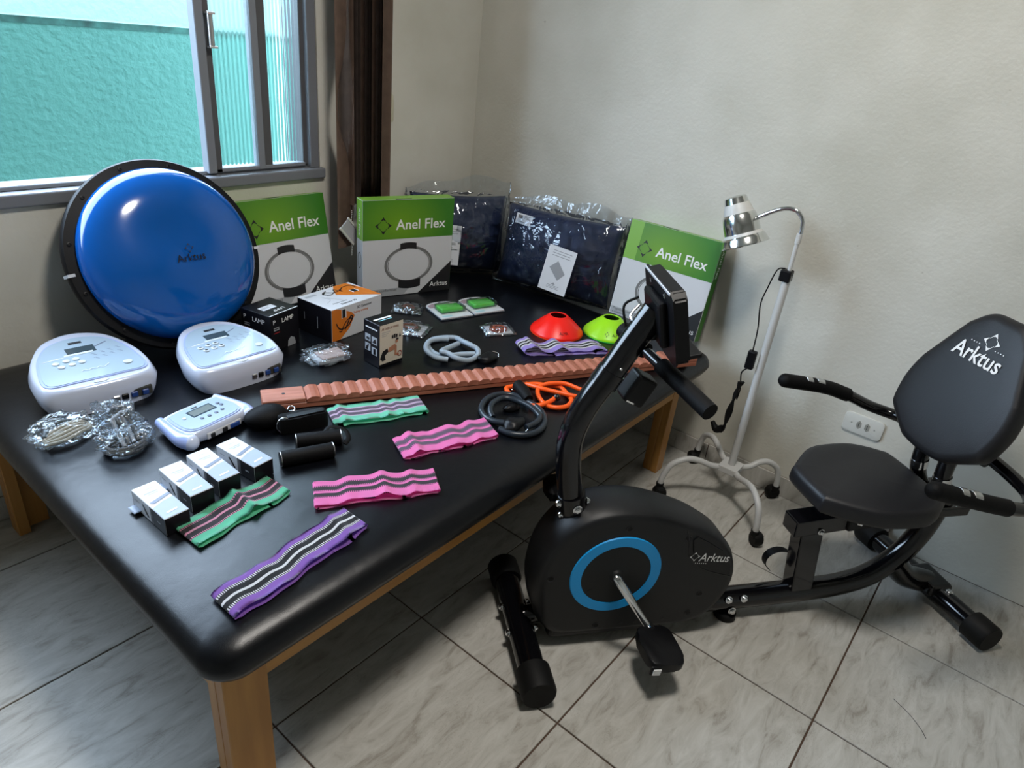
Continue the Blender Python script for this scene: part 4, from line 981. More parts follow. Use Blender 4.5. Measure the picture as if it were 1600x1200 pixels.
# ================================================================ BLISTER CARDS
def blister(c4, label):
    c4 = [Vector((*p, TZ)) for p in c4]; xd = (c4[2]-c4[3]).normalized(); r = thing('blister_card', label, 'blister pack', matrix=frame(c4[3]+Vector((0, 0, .001)), xd, (0, 0, 1)), group='blister cards with green finger grips')
    w_ = .127; h_ = .152
    out = [(0, 0), (w_, 0), (w_, h_*.80)]+[(w_/2+w_/2*math.cos(t), h_*.80+h_*.20*math.sin(t)) for t in [math.pi*k/12 for k in range(1, 12)]]+[(0, h_*.80)]
    prism('plastic_tray', [(w_/2+(x-w_/2)*1.03, h_/2+(y-h_/2)*1.02) for x, y in out], 0, .004, mat('clear_tray', (.05, .06, .08), .25), r)
    prism('card', out, .004, .008, M_white_card, r)
    K = Matrix.Translation((0, 0, .0082)); flat('print_top', [[(.005, .10), (w_-.005, .118), (w_-.008, .135), (.03, .140), (.006, .125)]], mat('mauve_print', (.32, .24, .27), .5), r, K, 0)
    flat('print_red', [[(.07, .112), (.12, .116), (.115, .128), (.075, .124)]], mat('soft_red_print', (.40, .12, .12), .5), r, K, .0003); flat('print_hole', [[(w_/2+.006*math.cos(t), .143+.004*math.sin(t)) for t in [k*math.pi/5 for k in range(10)]]], M_black_print, r, K, .0003)
    flat('print_bottom', [rect(.012, .010, .05, .022)], mat('pale_cyan_print', (.35, .55, .6), .4), r, K, .0003)
    o = box('green_grip', (.022, .110, .040, .092, .008, .024), mat('green_rubber', (.12, .60, .09), .4), r, bev=.004); o.rotation_euler = (0, 0, .02)
    box('grip_side', (.100, .114, .045, .090, .008, .016), mat('dark_green_rubber', (.03, .20, .03), .4), r, bev=.002)
    flat('grip_mark', [rect(.048, .060, .090, .064), rect(.056, .070, .082, .073)], mat('pale_green_ink', (.25, .6, .22), .5), r, Matrix.Translation((0, 0, .0243)), 0)
    bm = bm_new(); add_box(bm, .016, .118, .034, .098, .008, .030, bev=.006); link('blister', bm, mat_film('clear_blister', dens=.03, scale=3, bump=.2, rough=.05), r, smooth=True)
    return r
blister([(1.709, 1.688), (1.834, 1.639), (1.749, 1.504), (1.625, 1.544)], 'blister card with green grip, nearer the upright carton')
blister([(1.846, 1.647), (1.979, 1.595), (1.885, 1.466), (1.757, 1.505)], 'blister card with green grip, nearer the bagged pillow')

# ================================================================ BAGGED SMALL THINGS
def crumple(name, sx, sy, sz, m, parent, seed, c=(0, 0, 0), amp=.35, sub=4, flat_=True, freq=3.0):
    bm = bm_new(); q = bmesh.ops.create_icosphere(bm, subdivisions=sub, radius=1)
    for v in bm.verts:
        p = v.co.copy(); k = 1+amp*noise.noise(p*freq+Vector((seed, seed, 0)))+amp*.6*noise.noise(p*freq*2.7+Vector((0, seed, 1)))
        px_ = abs(p.x)**.7*(1 if p.x > 0 else -1); py_ = abs(p.y)**.7*(1 if p.y > 0 else -1)
        v.co = Vector((px_*sx*k, py_*sy*k, max(-sz*.97, p.z*sz*k)))
    bmesh.ops.translate(bm, vec=(c[0], c[1], c[2]+sz), verts=bm.verts)
    return link(name, bm, m, parent, smooth=not flat_)
def coil(name, m, parent, c, rx, ry, z, turns, rad, seed=0, rot=0):
    pts = []
    for k in range(int(turns*14)):
        a = 2*math.pi*k/14; f = 1-.06*(k//14)+.05*math.sin(k*1.3+seed); x, y = rx*f*math.cos(a), ry*f*math.sin(a)
        pts.append((c[0]+x*math.cos(rot)-y*math.sin(rot), c[1]+x*math.sin(rot)+y*math.cos(rot), z+rad*1.4*(k//14)*.8+.001*math.sin(k)))
    return tube(name, pts, rad, m, parent, n=3, seg=7)
M_foil = mat_film('silvery_crinkled_film', dens=.07, tint=(.95, .99, 1), scale=16, bump=1, rough=.10, fr=.42)
r = thing('bagged_electrodes', 'small crinkled clear bag of white pads in front of the lamp carton', 'plastic bag', (*W(511, 563)[:2], TZ+.001), (0, 0, -.15))
box('electrode_pads', (-.042, .042, -.032, .032, .003, .018), mat('pad_white', (.50, .52, .55), .5), r, bev=.004); box('electrode_pads', (-.03, .048, -.034, .024, .018, .024), mat('pad_pink', (.50, .40, .38), .5), r, bev=.002)
crumple('plastic_bag', .068, .050, .019, M_foil, r, 3, amp=.28, sub=5, flat_=False)
M_copper = mat('red_wire', (.30, .055, .03), .4); M_orw = mat('orange_wire', (.75, .13, .02), .4); M_wiregrey = mat('dark_wire', (.05, .04, .04), .4)
def wirebag(c, yaw, label, m1, m2, back, seed, s=1):
    r = thing('bagged_wires', label, 'plastic bag', (c[0], c[1], TZ+.001), (0, 0, yaw), group='clear bags of coiled electrode wires')
    if back: box('paper_insert', (-.045*s, .048*s, -.036*s, .040*s, .001, .003), M_paper, r)
    coil('wire', m1, r, (0, 0), .034*s, .028*s, .006, 4, .0018, seed); coil('wire', m2, r, (.002, -.002), .026*s, .020*s, .008, 4, .0018, seed+2)
    bm = bm_new(); n = 22; A, B = [], []
    for j in range(n+1):
        ra, rb = [], []
        for i in range(n+1):
            u, v = 2*i/n-1, 2*j/n-1; e = (1-u*u)**.5*(1-v*v)**.5 if abs(u) < 1 and abs(v) < 1 else 0
            x, y = u*.060*s, v*.048*s; nn = .006*noise.noise(Vector((u*5+seed, v*5, 1)))
            ra.append(bm.verts.new((x+nn, y+nn, .0015+e*.020+abs(nn)*.9*(.3+e)))); rb.append(bm.verts.new((x+nn, y+nn, .0006)))
        A.append(ra); B.append(rb)
    for j in range(n):
        for i in range(n): bm.faces.new((A[j][i], A[j][i+1], A[j+1][i+1], A[j+1][i])); bm.faces.new((B[j][i], B[j+1][i], B[j+1][i+1], B[j][i+1]))
    link('plastic_bag', bm, M_film_thick, r, smooth=True); return r
wirebag(W(637, 484), -.9, 'clear bag of dark red wires nearest the upright ring carton', M_wiregrey, M_copper, False, 2, .9)
wirebag(W(640, 515), -1.1, 'clear bag of reddish wires behind the small exerciser carton', M_wiregrey, M_copper, True, 5, 1.1)
wirebag(W(778, 517), -.55, 'clear bag of coiled orange and red wires behind the grey tube', M_copper, M_orw, True, 8, .95)

M_beige = mat('beige_cable', (.42, .38, .30), .5); M_gcab = mat('grey_cable', (.12, .12, .12), .45)
r = thing('bagged_cable', 'crinkled clear bag with beige cable at the left table edge', 'plastic bag', (*W(104, 688)[:2], TZ+.001), (0, 0, -.1))
for k in range(5): tube('cable', [(-.045, -.020+.006*k, .012), (-.01, -.028+.008*k, .016+.004*k), (.03, -.012+.006*k, .018+.004*k), (.055, .008+.004*k, .012)], .0042, M_beige, r, seg=8)
tube('cable', [(-.04, .0, .02), (-.02, .03, .03), (.02, .03, .03), (.045, .01, .02)], .006, mat('grey_plug', (.10, .12, .13), .4), r, seg=8)
crumple('plastic_bag', .066, .042, .028, M_foil, r, 11, amp=.30, sub=5, flat_=False)
r = thing('bagged_cable', 'tall crinkled clear bag with grey cables leaning on the first therapy unit', 'plastic bag', (*W(200, 700)[:2], TZ+.001), (0, 0, .25))
coil('cable', M_gcab, r, (0, 0), .048, .034, .008, 3, .0045, 1)
for k in range(4): tube('cable', [(-.02+.012*k, -.02, .020), (-.008+.012*k, .012, .04), (.0+.01*k, .035, .06+.004*k), (.016+.006*k, .03, .07)], .0045, M_gcab if k % 2 else mat('silver_cable', (.35, .36, .38), .3), r, seg=8)
bm = bm_new()
crumple('plastic_bag', .056, .042, .026, M_foil, r, 21, amp=.35, sub=5, flat_=False)
o = crumple('plastic_bag', .034, .036, .042, M_foil, r, 25, c=(.012, .030, .018), amp=.38, sub=5, flat_=False)
o = crumple('bag_neck', .012, .012, .030, M_foil, r, 27, c=(-.022, .046, .055), amp=.4, sub=4)

# ================================================================ BLACK ACCESSORIES
c = W(420, 664); r = thing('hand_exerciser', 'black egg-shaped foam grip clipped by a steel ring, right of the small white unit', 'grip', (c.x, c.y, TZ+.001), (0, 0, -.25))
bm = bm_new(); q = bmesh.ops.create_uvsphere(bm, u_segments=32, v_segments=20, radius=1)
for v in bm.verts: v.co = Vector((v.co.x*.052*(1-.12*v.co.x), v.co.y*.036, v.co.z*.027+.027))
link('foam_body', bm, M_foam, r, smooth=True)
tube('snap_hook', [(.048, 0, .03), (.058, .008, .034), (.068, .004, .032), (.064, -.006, .028), (.052, -.004, .028)], .0018, M_chrome, r, seg=8)
tube('swivel', [(.052, 0, .026), (.072, -.002, .022)], .0022, M_chrome, r, seg=8)
c = W(474, 668); r = thing('ankle_cuff', 'black folded fabric ankle cuff with a chrome ring behind the two foam handles', 'strap', (c.x, c.y, TZ+.001), (0, 0, -.28))
bm = bm_new()
out = closed([(-.052, -.016), (.048, -.018), (.056, -.004), (.050, .016), (-.048, .018), (-.058, .002)], 5)
R_ = []
for s, z in ((1, 0), (1.02, .012), (1.0, .036), (.96, .040)): R_.append([bm.verts.new((x*s, y*s, z+.0015*math.sin(x*90))) for x, y in out])
for A, B in zip(R_, R_[1:]):
    for k in range(len(A)): bm.faces.new((A[k], A[(k+1) % len(A)], B[(k+1) % len(A)], B[k]))
bm.faces.new(R_[0]); bm.faces.new([v for v in R_[-1]]); link('cuff', bm, M_foam, r, smooth=True, autosmooth=.9)
box('velcro_layer', (-.040, .052, -.012, .004, .038, .043), M_black_plastic, r, bev=.001)
tube('ring', [(-.052+.016*math.cos(t), -.012, .026+.020*math.sin(t)) for t in [2*math.pi*k/12 for k in range(12)]], .0017, M_chrome, r, seg=8, closed=True)
def foam_handle(p0, p1, label, rad=.017, strap=False):
    a, b = W(*p0), W(*p1); r = thing('foam_handle', label, 'handle', matrix=frame((a.x, a.y, TZ+.001+rad), b-a, (0, 0, 1))); L_ = (b-a).length
    tube('foam_grip', [(0, 0, 0), (.006, 0, 0), (L_-.006, 0, 0), (L_, 0, 0)], [rad*.93, rad, rad, rad*.93], M_foam, r, seg=24, smooth_path=False)
    for x in (.002, L_-.002): tube('end_ring', [(x, rad*.98*math.cos(t), rad*.98*math.sin(t)) for t in [2*math.pi*k/16 for k in range(16)]], .0011, M_steel, r, seg=6, closed=True)
    if strap:
        tube('webbing', [(L_*.62, rad*.9, .004), (L_*.8, rad*1.7, .012), (L_+.01, rad*1.1, .006), (L_+.016, -.004, -.004), (L_+.004, -.02, -.010)], .006, M_foam, r, seg=8, rz=.4)
        flat('grip_mark', [[(L_*.3, -.004), (L_*.34, .004), (L_*.38, -.004), (L_*.34, -.006)]], M_dimprint, r, Matrix.Rotation(math.pi*.62, 4, 'X') @ Matrix.Translation((0, 0, rad)))
foam_handle((462, 700), (534, 692), 'black foam handle with webbing, lying behind the other foam handle', .018, True)
foam_handle((438, 728), (522, 712), 'black foam handle nearest the white cartons, plain and cylindrical', .0175)
# ================================================================ LAMP STAND
M_wsteel = mat('white_enamel_steel', (.55, .55, .54), .35); M_rubber = mat('black_rubber', (.004, .004, .004), .6, spec=.25)
LX, LY = 2.115, .574
ls = thing('lamp_stand', 'white gooseneck lamp on a pole with four castors standing by the right wall', 'lamp', (LX, LY, 0))
box('hub', (-.038, .038, -.034, .034, .128, .152), M_wsteel, ls, bev=.003)
for x in (-.02, .012): lathe('bolt', [(.0035, 0), (.0035, .003)], M_steel, ls, seg=8, M=Matrix.Translation((x, -.034, .138)) @ Matrix.Rotation(math.pi/2, 4, 'X'))
for cx, cy in ((2.270-LX, .755-LY), (2.262-LX, .440-LY), (1.950-LX, .395-LY), (1.955-LX, .750-LY)):
    d = Vector((cx, cy, 0)); u = d.normalized()
    lg = tube('leg', [u*.030+Vector((0, 0, .140)), u*.07+Vector((0, 0, .142)), d*.52+Vector((0, 0, .160)), d*.70+Vector((0, 0, .162)), d*.90+Vector((0, 0, .135)), d*.985+Vector((0, 0, .085)), d+Vector((0, 0, .050))], .0105, M_wsteel, ls, seg=14)
    t = Vector((-u.y, u.x, 0)); k = d+t*.012+Vector((0, 0, .0245))
    bm = bm_new(); q = frame(k, t, (0, 0, 1)); RY = q @ Matrix.Rotation(math.pi/2, 4, 'Y')
    add_lathe(bm, [(.008, -.016), (.022, -.015), (.0245, -.008), (.0245, .008), (.022, .015), (.008, .016)], 22, M=RY); link('wheel', bm, M_rubber, lg, smooth=True, autosmooth=.6)
    bm = bm_new(); add_lathe(bm, [(.013, 0), (.014, .018)], 12, M=Matrix.Translation(d+Vector((0, 0, .040)))); add_box(bm, -.018, .018, -.012, .012, .030, .044, bev=.003, M=frame(k-Vector((0, 0, .0245)), t, (0, 0, 1))); link('castor_hood', bm, M_rubber, lg)
tube('pole', [(0, 0, .15), (0, 0, .848)], .0125, M_wsteel, ls, smooth_path=False, seg=18)
tube('upper_pole', [(0, 0, .84), (0, .001, .965)], .0065, M_wsteel, ls, smooth_path=False)
box('height_clamp', (-.016, .016, -.012, .022, .826, .862), M_black_plastic, ls, bev=.004)
P = [(0, .001, .955), (0, .0, .985), (0, .006, 1.015), (0, .030, 1.037), (0, .062, 1.036), (0, .095, 1.020), (0, .130, .996), (0, .155, .978)]
tube('gooseneck', P, .0068, M_chrome, ls, seg=14); tube('neck_sleeve', [(0, .001, .945), (0, .001, .975)], .0085, M_wsteel, ls, smooth_path=False)
ax = Vector((0, .066, .130)).normalized(); sx_ = Vector((0, 1, 0)); yy = ax.cross(Vector((1, 0, 0))).normalized(); xx = yy.cross(ax)
Ms = Matrix(((xx.x, yy.x, ax.x, -.005), (xx.y, yy.y, ax.y, .725-LY), (xx.z, yy.z, ax.z, .903), (0, 0, 0, 1)))
prof = [(.0735, 0), (.0745, .002), (.072, .005), (.0655, .022), (.0640, .026), (.057, .032), (.0545, .040), (.0545, .060), (.051, .090), (.0455, .100), (.042, .104), (.0395, .112), (.033, .148), (.028, .152), (.004, .154)]
M_polish = mat('polished_aluminium', (.72, .73, .72), .16, metal=1)
sh = lathe('lamp_shade', prof, M_polish, ls, seg=48, M=Ms, cap=False)
inner = [(.0725, .001), (.063, .024), (.053, .042), (.049, .09), (.031, .146), (.002, .150)]
lathe('shade_inside', inner, mat('shade_white', (.6, .6, .58), .4), sh, seg=48, M=Ms, cap=False)
bm = bm_new(); q = bmesh.ops.create_uvsphere(bm, u_segments=20, v_segments=14, radius=.030); bmesh.ops.transform(bm, matrix=Ms @ Matrix.Translation((0, 0, .055)), verts=q['verts']); link('bulb', bm, mat('red_bulb', (.45, .04, .03), .15), sh, smooth=True)
tube('cord', [(-.006, .012, .866), (-.018, .030, .858), (-.022, .042, .800), (-.020, .050, .740), (-.016, .038, .660), (-.014, .034, .575)], .0022, M_rubber, ls, seg=8)
box('cord_switch', (-.026, -.006, .018, .046, .520, .585), M_black_plastic, ls, bev=.005)
tube('cord', [(-.014, .032, .525), (-.014, .050, .500), (-.014, .046, .470), (-.014, .040, .440), (-.012, .042, .40)], .0024, M_rubber, ls, seg=8)
for k in range(4): tube('cord_bundle', [(-.016-.004*k, .034+.004*k, .470), (-.018-.003*k, .052-.003*k, .420), (-.016-.003*k, .046+.004*k, .350), (-.018-.003*k, .058-.002*k, .285), (-.016-.002*k, .062+.004*k, .262)], .0042, M_rubber, ls, seg=8)
tube('plug', [(-.018, .060, .280), (-.018, .080, .268), (-.018, .100, .290)], [.012, .014, .007], M_rubber, ls, seg=12)

# ================================================================ EXERCISE BIKE
BX, BY, BA = 1.12, .71, math.atan2(-.62, .785)
eb = thing('exercise_bike', 'black recumbent exercise bike with blue ring on its flywheel cover', 'exercise bike', (BX, BY, 0), (0, 0, BA))
def q3(pts): return [Vector(p) for p in pts]
def bolt(p, d, r_=.008, par=eb):
    d = Vector(d).normalized(); z = d; x = Vector((0, 0, 1)).cross(z) if abs(z.z) < .9 else Vector((1, 0, 0)); x.normalize(); y = z.cross(x)
    Mx = Matrix(((x.x, y.x, z.x, p[0]), (x.y, y.y, z.y, p[1]), (x.z, y.z, z.z, p[2]), (0, 0, 0, 1)))
    bm = bm_new(); add_lathe(bm, [(r_*1.35, 0), (r_*1.35, .0015), (r_, .002), (r_, .006), (r_*.7, .009), (r_*.3, .010)], 14, M=Mx); return link('bolt', bm, M_chrome, par, smooth=True, autosmooth=.5)
fs = tube('front_stabilizer', [(-.012, -.195, .046), (-.012, .165, .046)], .034, M_gloss_black, eb, smooth_path=False, seg=24)
for a_, b_ in (((-.012, -.238, .046), (-.012, -.165, .046)), ((-.012, .140, .046), (-.012, .205, .046))):
    tube('end_cap', [a_, tuple(Vector(a_)*.9+Vector(b_)*.1), b_], [.040, .0435, .0435], M_rubber, eb, smooth_path=False, seg=24)
rs = tube('rear_stabilizer', [(1.300, -.185, .044), (1.266, .225, .044)], .031, M_gloss_black, eb, smooth_path=False, seg=24)
for a_, b_ in (((1.305, -.232, .044), (1.299, -.165, .044)), ((1.262, .262, .044), (1.268, .195, .044))):
    tube('end_cap', [a_, tuple(Vector(a_)*.9+Vector(b_)*.1), b_], [.038, .0415, .0415], M_rubber, eb, smooth_path=False, seg=24)
tube('front_link', [(.0, .0, .060), (.04, .0, .066), (.075, 0, .058), (.12, 0, .052)], .025, M_gloss_black, eb, seg=18)
for y_ in (-.045, .045):
    bolt((.020, y_, .060), (1, 0, .3)); bolt((-.046, y_, .050), (-1, 0, .1))
# flywheel housing
out = [(.06, .045), (.16, .038), (.30, .036), (.44, .036), (.508, .062), (.548, .125), (.560, .19), (.545, .255), (.50, .315), (.43, .365), (.34, .405), (.25, .432), (.16, .436), (.085, .412), (.035, .365), (.004, .30), (-.006, .225), (.004, .15), (.022, .09)]
Q = [(p.x, p.y) for p in spline([(x, z, 0) for x, z in out], 5, closed=True)]
VH = .066
def uz(M=None): return Matrix(((1, 0, 0, 0), (0, 0, 1, 0), (0, 1, 0, 0), (0, 0, 0, 1)))
bm = bm_new(); cu, cz = .27, .235; R_ = []
for s, v in ((.88, -VH), (.925, -VH+.001), (.955, -VH+.008), (.975, -VH+.020), (1, -.030), (1, .030), (.975, VH-.020), (.955, VH-.008), (.925, VH-.001), (.88, VH)):
    R_.append([bm.verts.new((cu+(x-cu)*s, v, cz+(z-cz)*s)) for x, z in Q])
for A, B in zip(R_, R_[1:]):
    for k in range(len(A)): bm.faces.new((A[k], A[(k+1) % len(A)], B[(k+1) % len(A)], B[k]))
bm.faces.new(R_[0]); bm.faces.new(R_[-1])
M_house = mat('housing_black_plastic', (.008, .0085, .010), .46, spec=.4, bump=.12, bscale=500)
hs = link('flywheel_housing', bm, M_house, eb, smooth=True, autosmooth=.9)
FR = Matrix(((1, 0, 0, 0), (0, 0, -1, -VH), (0, 1, 0, 0), (0, 0, 0, 1)))      # print plane on the near face
# rear cover panel
pan = [(.395, .340), (.405, .300), (.430, .262), (.475, .232), (.528, .215), (.524, .245), (.488, .298), (.430, .335), (.405, .350)]
prism('rear_cover', pan, -.001, .003, mat('rear_cover_plastic', (.004, .0045, .006), .38, spec=.35), hs, M=FR)
bm = bm_new(); P = spline([(.372, .372, 0), (.385, .335, 0), (.392, .300, 0), (.415, .262, 0), (.46, .232, 0), (.535, .205, 0)], 5); add_tube(bm, [FR @ p for p in P], .0014, 6); link('cover_seam', bm, M_black_print, hs)
text_mesh('Arktus', .038, M_white_print, hs, FR @ Matrix.Translation((.424, .270, .0035)) @ Matrix.Rotation(-.12, 4, 'Z'), shear=.1, sx=.84)
flat('emblem', star_polys(.411, .286, .015), M_white_print, hs, FR, .0036); flat('emblem_dots', [rect(.416+.006*k, .263-.0008*k, .4185+.006*k, .2655-.0008*k) for k in range(6)], M_white_print, hs, FR, .0036)
bm = bm_new(); C0 = (.205, .243)
add_lathe(bm, [(.092, .0), (.092, .003), (.119, .003), (.121, 0)], 72, M=FR @ Matrix.Translation((C0[0], C0[1], 0)), cap=False); link('blue_ring', bm, mat('blue_ring_plastic', (.008, .36, .85), .4), hs, smooth=True, autosmooth=.5)
bm = bm_new(); add_lathe(bm, [(.091, .0), (.091, .0018), (.03, .0045), (.02, .006), (.016, .012), (.004, .012)], 48, M=FR @ Matrix.Translation((C0[0], C0[1], 0)), cap=False); link('flywheel_disc', bm, mat('disc_plastic', (.006, .007, .008), .5, spec=.4), hs, smooth=True, autosmooth=.5)
for k in range(3):
    a_ = math.radians(95+120*k); bm = bm_new(); add_prism(bm, [(C0[0]+.03*math.cos(a_-.09), C0[1]+.03*math.sin(a_-.09)), (C0[0]+.082*math.cos(a_-.03), C0[1]+.082*math.sin(a_-.03)), (C0[0]+.082*math.cos(a_+.03), C0[1]+.082*math.sin(a_+.03)), (C0[0]+.03*math.cos(a_+.09), C0[1]+.03*math.sin(a_+.09))], .002, .0032, M=FR); link('disc_spoke', bm, M_house, hs)
for u, z in ((.215, .388), (.382, .345), (.035, .245), (.18, .070), (.44, .085), (.46, .15)):
    bm = bm_new(); add_lathe(bm, [(.009, 0), (.009, .0012), (.006, -.0005), (.002, -.001)], 14, M=FR @ Matrix.Translation((u, z, 0))); link('screw_recess', bm, M_black_print, hs)
for k in range(4):
    bm = bm_new(); add_lathe(bm, [(.005, 0), (.005, .0008)], 10, M=FR @ Matrix.Translation((.25+.04*k, .070, 0))); link('screw_recess', bm, M_black_print, hs)
# lower skirt of the housing
box('housing_foot', (.055, .33, -.058, .058, .022, .085), M_house, eb, bev=.018, seg=4, smooth=False)
# cranks and pedals
def crank(s, cend, ped_rot, vc=.188, pw=1):
    v0 = s*.080; v1 = s*.122
    a_ = tube('crank_arm', [(C0[0], s*.066, C0[1]), (C0[0], v0, C0[1]), (C0[0]+(cend[0]-C0[0])*.25, s*.098, C0[1]+(cend[1]-C0[1])*.25), (cend[0], v1, cend[1])], [.009, .013, .0125, .010], M_chrome, eb, seg=14, rz=.75)
    bm = bm_new(); add_lathe(bm, [(.0145, -.011), (.0145, .011)], 18, M=Matrix.Translation((cend[0], v1, cend[1])) @ Matrix.Rotation(math.pi/2, 4, 'X')); link('crank_eye', bm, M_chrome, a_, smooth=True, autosmooth=.5)
    Mp = Matrix.Translation((cend[0], s*vc, cend[1])) @ Matrix.Rotation(ped_rot, 4, 'Y')
    out = [(-.040, -.052), (-.030, -.060), (.030, -.062), (.046, -.048), (.050, .02), (.042, .052), (.020, .060), (-.030, .058), (-.046, .040), (-.050, -.02)]
    pd = prism('pedal', [(p.x, p.y*s*pw) for p in spline([(x, y, 0) for x, y in out], 3, closed=True)], -.013, .012, M_black_plastic, eb, M=Mp, bev=.005, smooth=True)
    tube('pedal_axle', [(cend[0], v1, cend[1]), (cend[0], s*.135, cend[1])], .007, M_steel, eb, smooth_path=False)
    if s > 0: return
    bm = bm_new(); add_box(bm, -.014, .010, s*-.070-.004, s*-.058+.004, -.012, .006, bev=.003, M=Mp) if False else add_box(bm, -.046, -.018, s*.058-.003, s*.058+.005, -.022, .006, bev=.003, M=Mp); link('pedal_lug', bm, M_black_plastic, pd)
    bm = bm_new(); add_box(bm, -.042, -.022, s*.058-.001+s*.006-.001, s*.058+s*.006+.001, -.016, .002, bev=.0008, M=Mp); link('reflector', bm, mat('reflector_white', (.75, .75, .75), .2), pd)
crank(-1, (.300, .106), .10); crank(1, (.112, .355), -.1, .158, .72)
# front post
bm_ = [(.098, 0, .360), (.072, 0, .46), (.054, 0, .56), (.054, 0, .625), (.075, 0, .695), (.112, 0, .765), (.150, 0, .84), (.196, 0, .925)]
tube('front_post', bm_, .030, M_gloss_black, eb, n=10, seg=24)
tube('post_sleeve', [(.104, 0, .335), (.092, 0, .385), (.076, 0, .455)], .0345, M_gloss_black, eb, seg=24)
for dz in (0, .034):
    c_ = Vector((.092-.010*dz/.034, 0, .395+dz))
    bolt(c_+Vector((.004, -.034, 0)), (.1, -1, 0), .009); bolt(c_+Vector((-.034, -.006, 0)), (-1, -.1, 0), .009); bolt(c_+Vector((.033, -.008, .004)), (1, -.1, 0), .008)
tube('post_collar', [(.106, 0, .752), (.122, 0, .784)], .0325, M_gloss_black, eb, smooth_path=False, seg=24)
bolt((.128, -.026, .800), (0, -1, .4), .004)
# tension box under the post
tbx = box('tension_control', (-.028, .028, -.026, .026, -.036, .036), M_black_plastic, eb, bev=.008, seg=3); tbx.location = (.195, .01, .735); tbx.rotation_euler = (0, .45, 0)
o = box('scale_plate', (.0282, .0292, -.016, .016, .008, .024), M_white_print, tbx); o = box('scale_plate', (-.02, .0, -.0275, -.0258, -.033, -.030), M_white_print, tbx)
# fixed handlebar
tube('handlebar', [(.196, .155, .818), (.274, -.135, .772)], .0125, M_gloss_black, eb, smooth_path=False)
for a_, b_ in (((.198, .150, .817), (.222, .060, .803)), ((.237, .0, .795), (.282, -.162, .768))):
    tube('foam_grip', [a_, b_], .0195, M_foam, eb, smooth_path=False, seg=22)
# console
Mc = Matrix.Translation((.218, .0, .925)) @ Matrix.Rotation(-.12, 4, 'Z') @ Matrix.Rotation(-.26, 4, 'Y')
out = [(-.100, -.078), (-.088, -.086), (.088, -.086), (.100, -.078), (.100, .062), (.085, .076), (-.085, .076), (-.100, .062)]
bm = bm_new(); add_prism(bm, out, -.012, .020, M=Mc @ Matrix(((0, 0, 1, 0), (1, 0, 0, 0), (0, 1, 0, 0), (0, 0, 0, 1)))); bmesh.ops.bevel(bm, geom=bm.edges[:], offset=.004, segments=2, affect='EDGES')
cs = link('console', bm, M_black_plastic, eb)
def cpart(name, d, m, bev=.001): bm = bm_new(); add_box(bm, *d, bev=bev, M=Mc); return link(name, bm, m, cs)
cpart('console_back', (-.030, -.010, -.060, .060, -.060, .045), M_black_plastic, .008); cpart('silver_edge', (-.0145, -.010, -.090, .090, .070, .076), mat('silver_edge_highlight', (.62, .63, .66), .35))  # silver edge in a pale colour that carries its bright highlight
cpart('screen', (.0195, .0215, -.060, .060, -.010, .050), M_lcd); cpart('console_bracket', (-.060, -.020, -.022, .022, -.055, .0), M_gloss_black, .006)
for y_ in (-.05, .05): cpart('console_screw', (-.016, -.0115, y_-.004, y_+.004, .052, .060), M_chrome, .001)
cpart('book_rest', (.018, .050, -.085, .085, -.082, -.072), M_black_plastic, .003)
tube('console_cable', [(.150, .030, .870), (.140, .040, .92), (.165, .030, .945)], .003, M_rubber, eb, seg=8); tube('console_cable', [(.158, -.006, .885), (.150, .02, .905), (.172, .034, .925)], .003, M_chrome, eb, seg=8)
# main beam
tube('main_beam', [(.48, 0, .055), (.60, 0, .056), (.74, 0, .058), (.86, 0, .062), (.97, 0, .072), (1.06, 0, .102), (1.13, 0, .165), (1.172, 0, .245), (1.190, 0, .33), (1.192, 0, .41)], [.033, .033, .033, .033, .032, .032, .031, .031, .030, .030], M_gloss_black, eb, n=8, seg=24)
tube('rear_link', [(1.120, 0, .15), (1.19, 0, .085), (1.283, 0, .050)], .036, M_gloss_black, eb, seg=20)
box('stabilizer_saddle', (1.245, 1.325, -.06, .05, .040, .080), M_gloss_black, eb, bev=.012, seg=3); bolt((1.292, -.075, .072), (0, 0, 1), .010)
for u in (.585, .632): bolt((u, -.030, .078), (0, -1, .4), .008)
bolt((.602, -.034, .040), (0, -1, 0), .009)
lathe('centre_foot', [(.030, 0), (.032, .004), (.030, .018), (.010, .024)], M_rubber, eb, seg=24, M=Matrix.Translation((.600, -.012, .001)))
# seat upright and rail
sp = box('seat_upright', (-.034, .034, -.024, .024, 0, .235), M_gloss_black, eb, bev=.004); sp.location = (.822, 0, .07); sp.rotation_euler = (0, -.17, 0)
sr = box('seat_rail', (-.055, .26, -.030, .030, -.026, .026), M_gloss_black, eb, bev=.004); sr.location = (.775, 0, .318); sr.rotation_euler = (0, -.10, 0)
ss = box('seat_slider', (-.08, .16, -.038, .038, -.035, .040), M_black_plastic, eb, bev=.006); ss.location = (.955, 0, .345); ss.rotation_euler = (0, -.10, 0)
bolt((.800, -.031, .305), (0, -1, 0), .007); bolt((.905, -.040, .335), (0, -1, 0), .006)
bm = bm_new()
n_ = 18; prev = None
for k in range(n_+1):
    a_ = math.radians(10+235*k/n_); cc = Vector((.768, .045, .140)); rr_ = .040
    row = [bm.verts.new(cc+Vector((rr_*math.cos(a_), w_-.01*math.cos(a_), rr_*math.sin(a_)))) for w_ in (-.012, .012)]
    if prev: bm.faces.new((prev[0], prev[1], row[1], row[0]))
    prev = row
bmesh.ops.solidify(bm, geom=bm.faces[:], thickness=.004); link('cable_clip', bm, M_black_plastic, eb, smooth=True, autosmooth=.8)
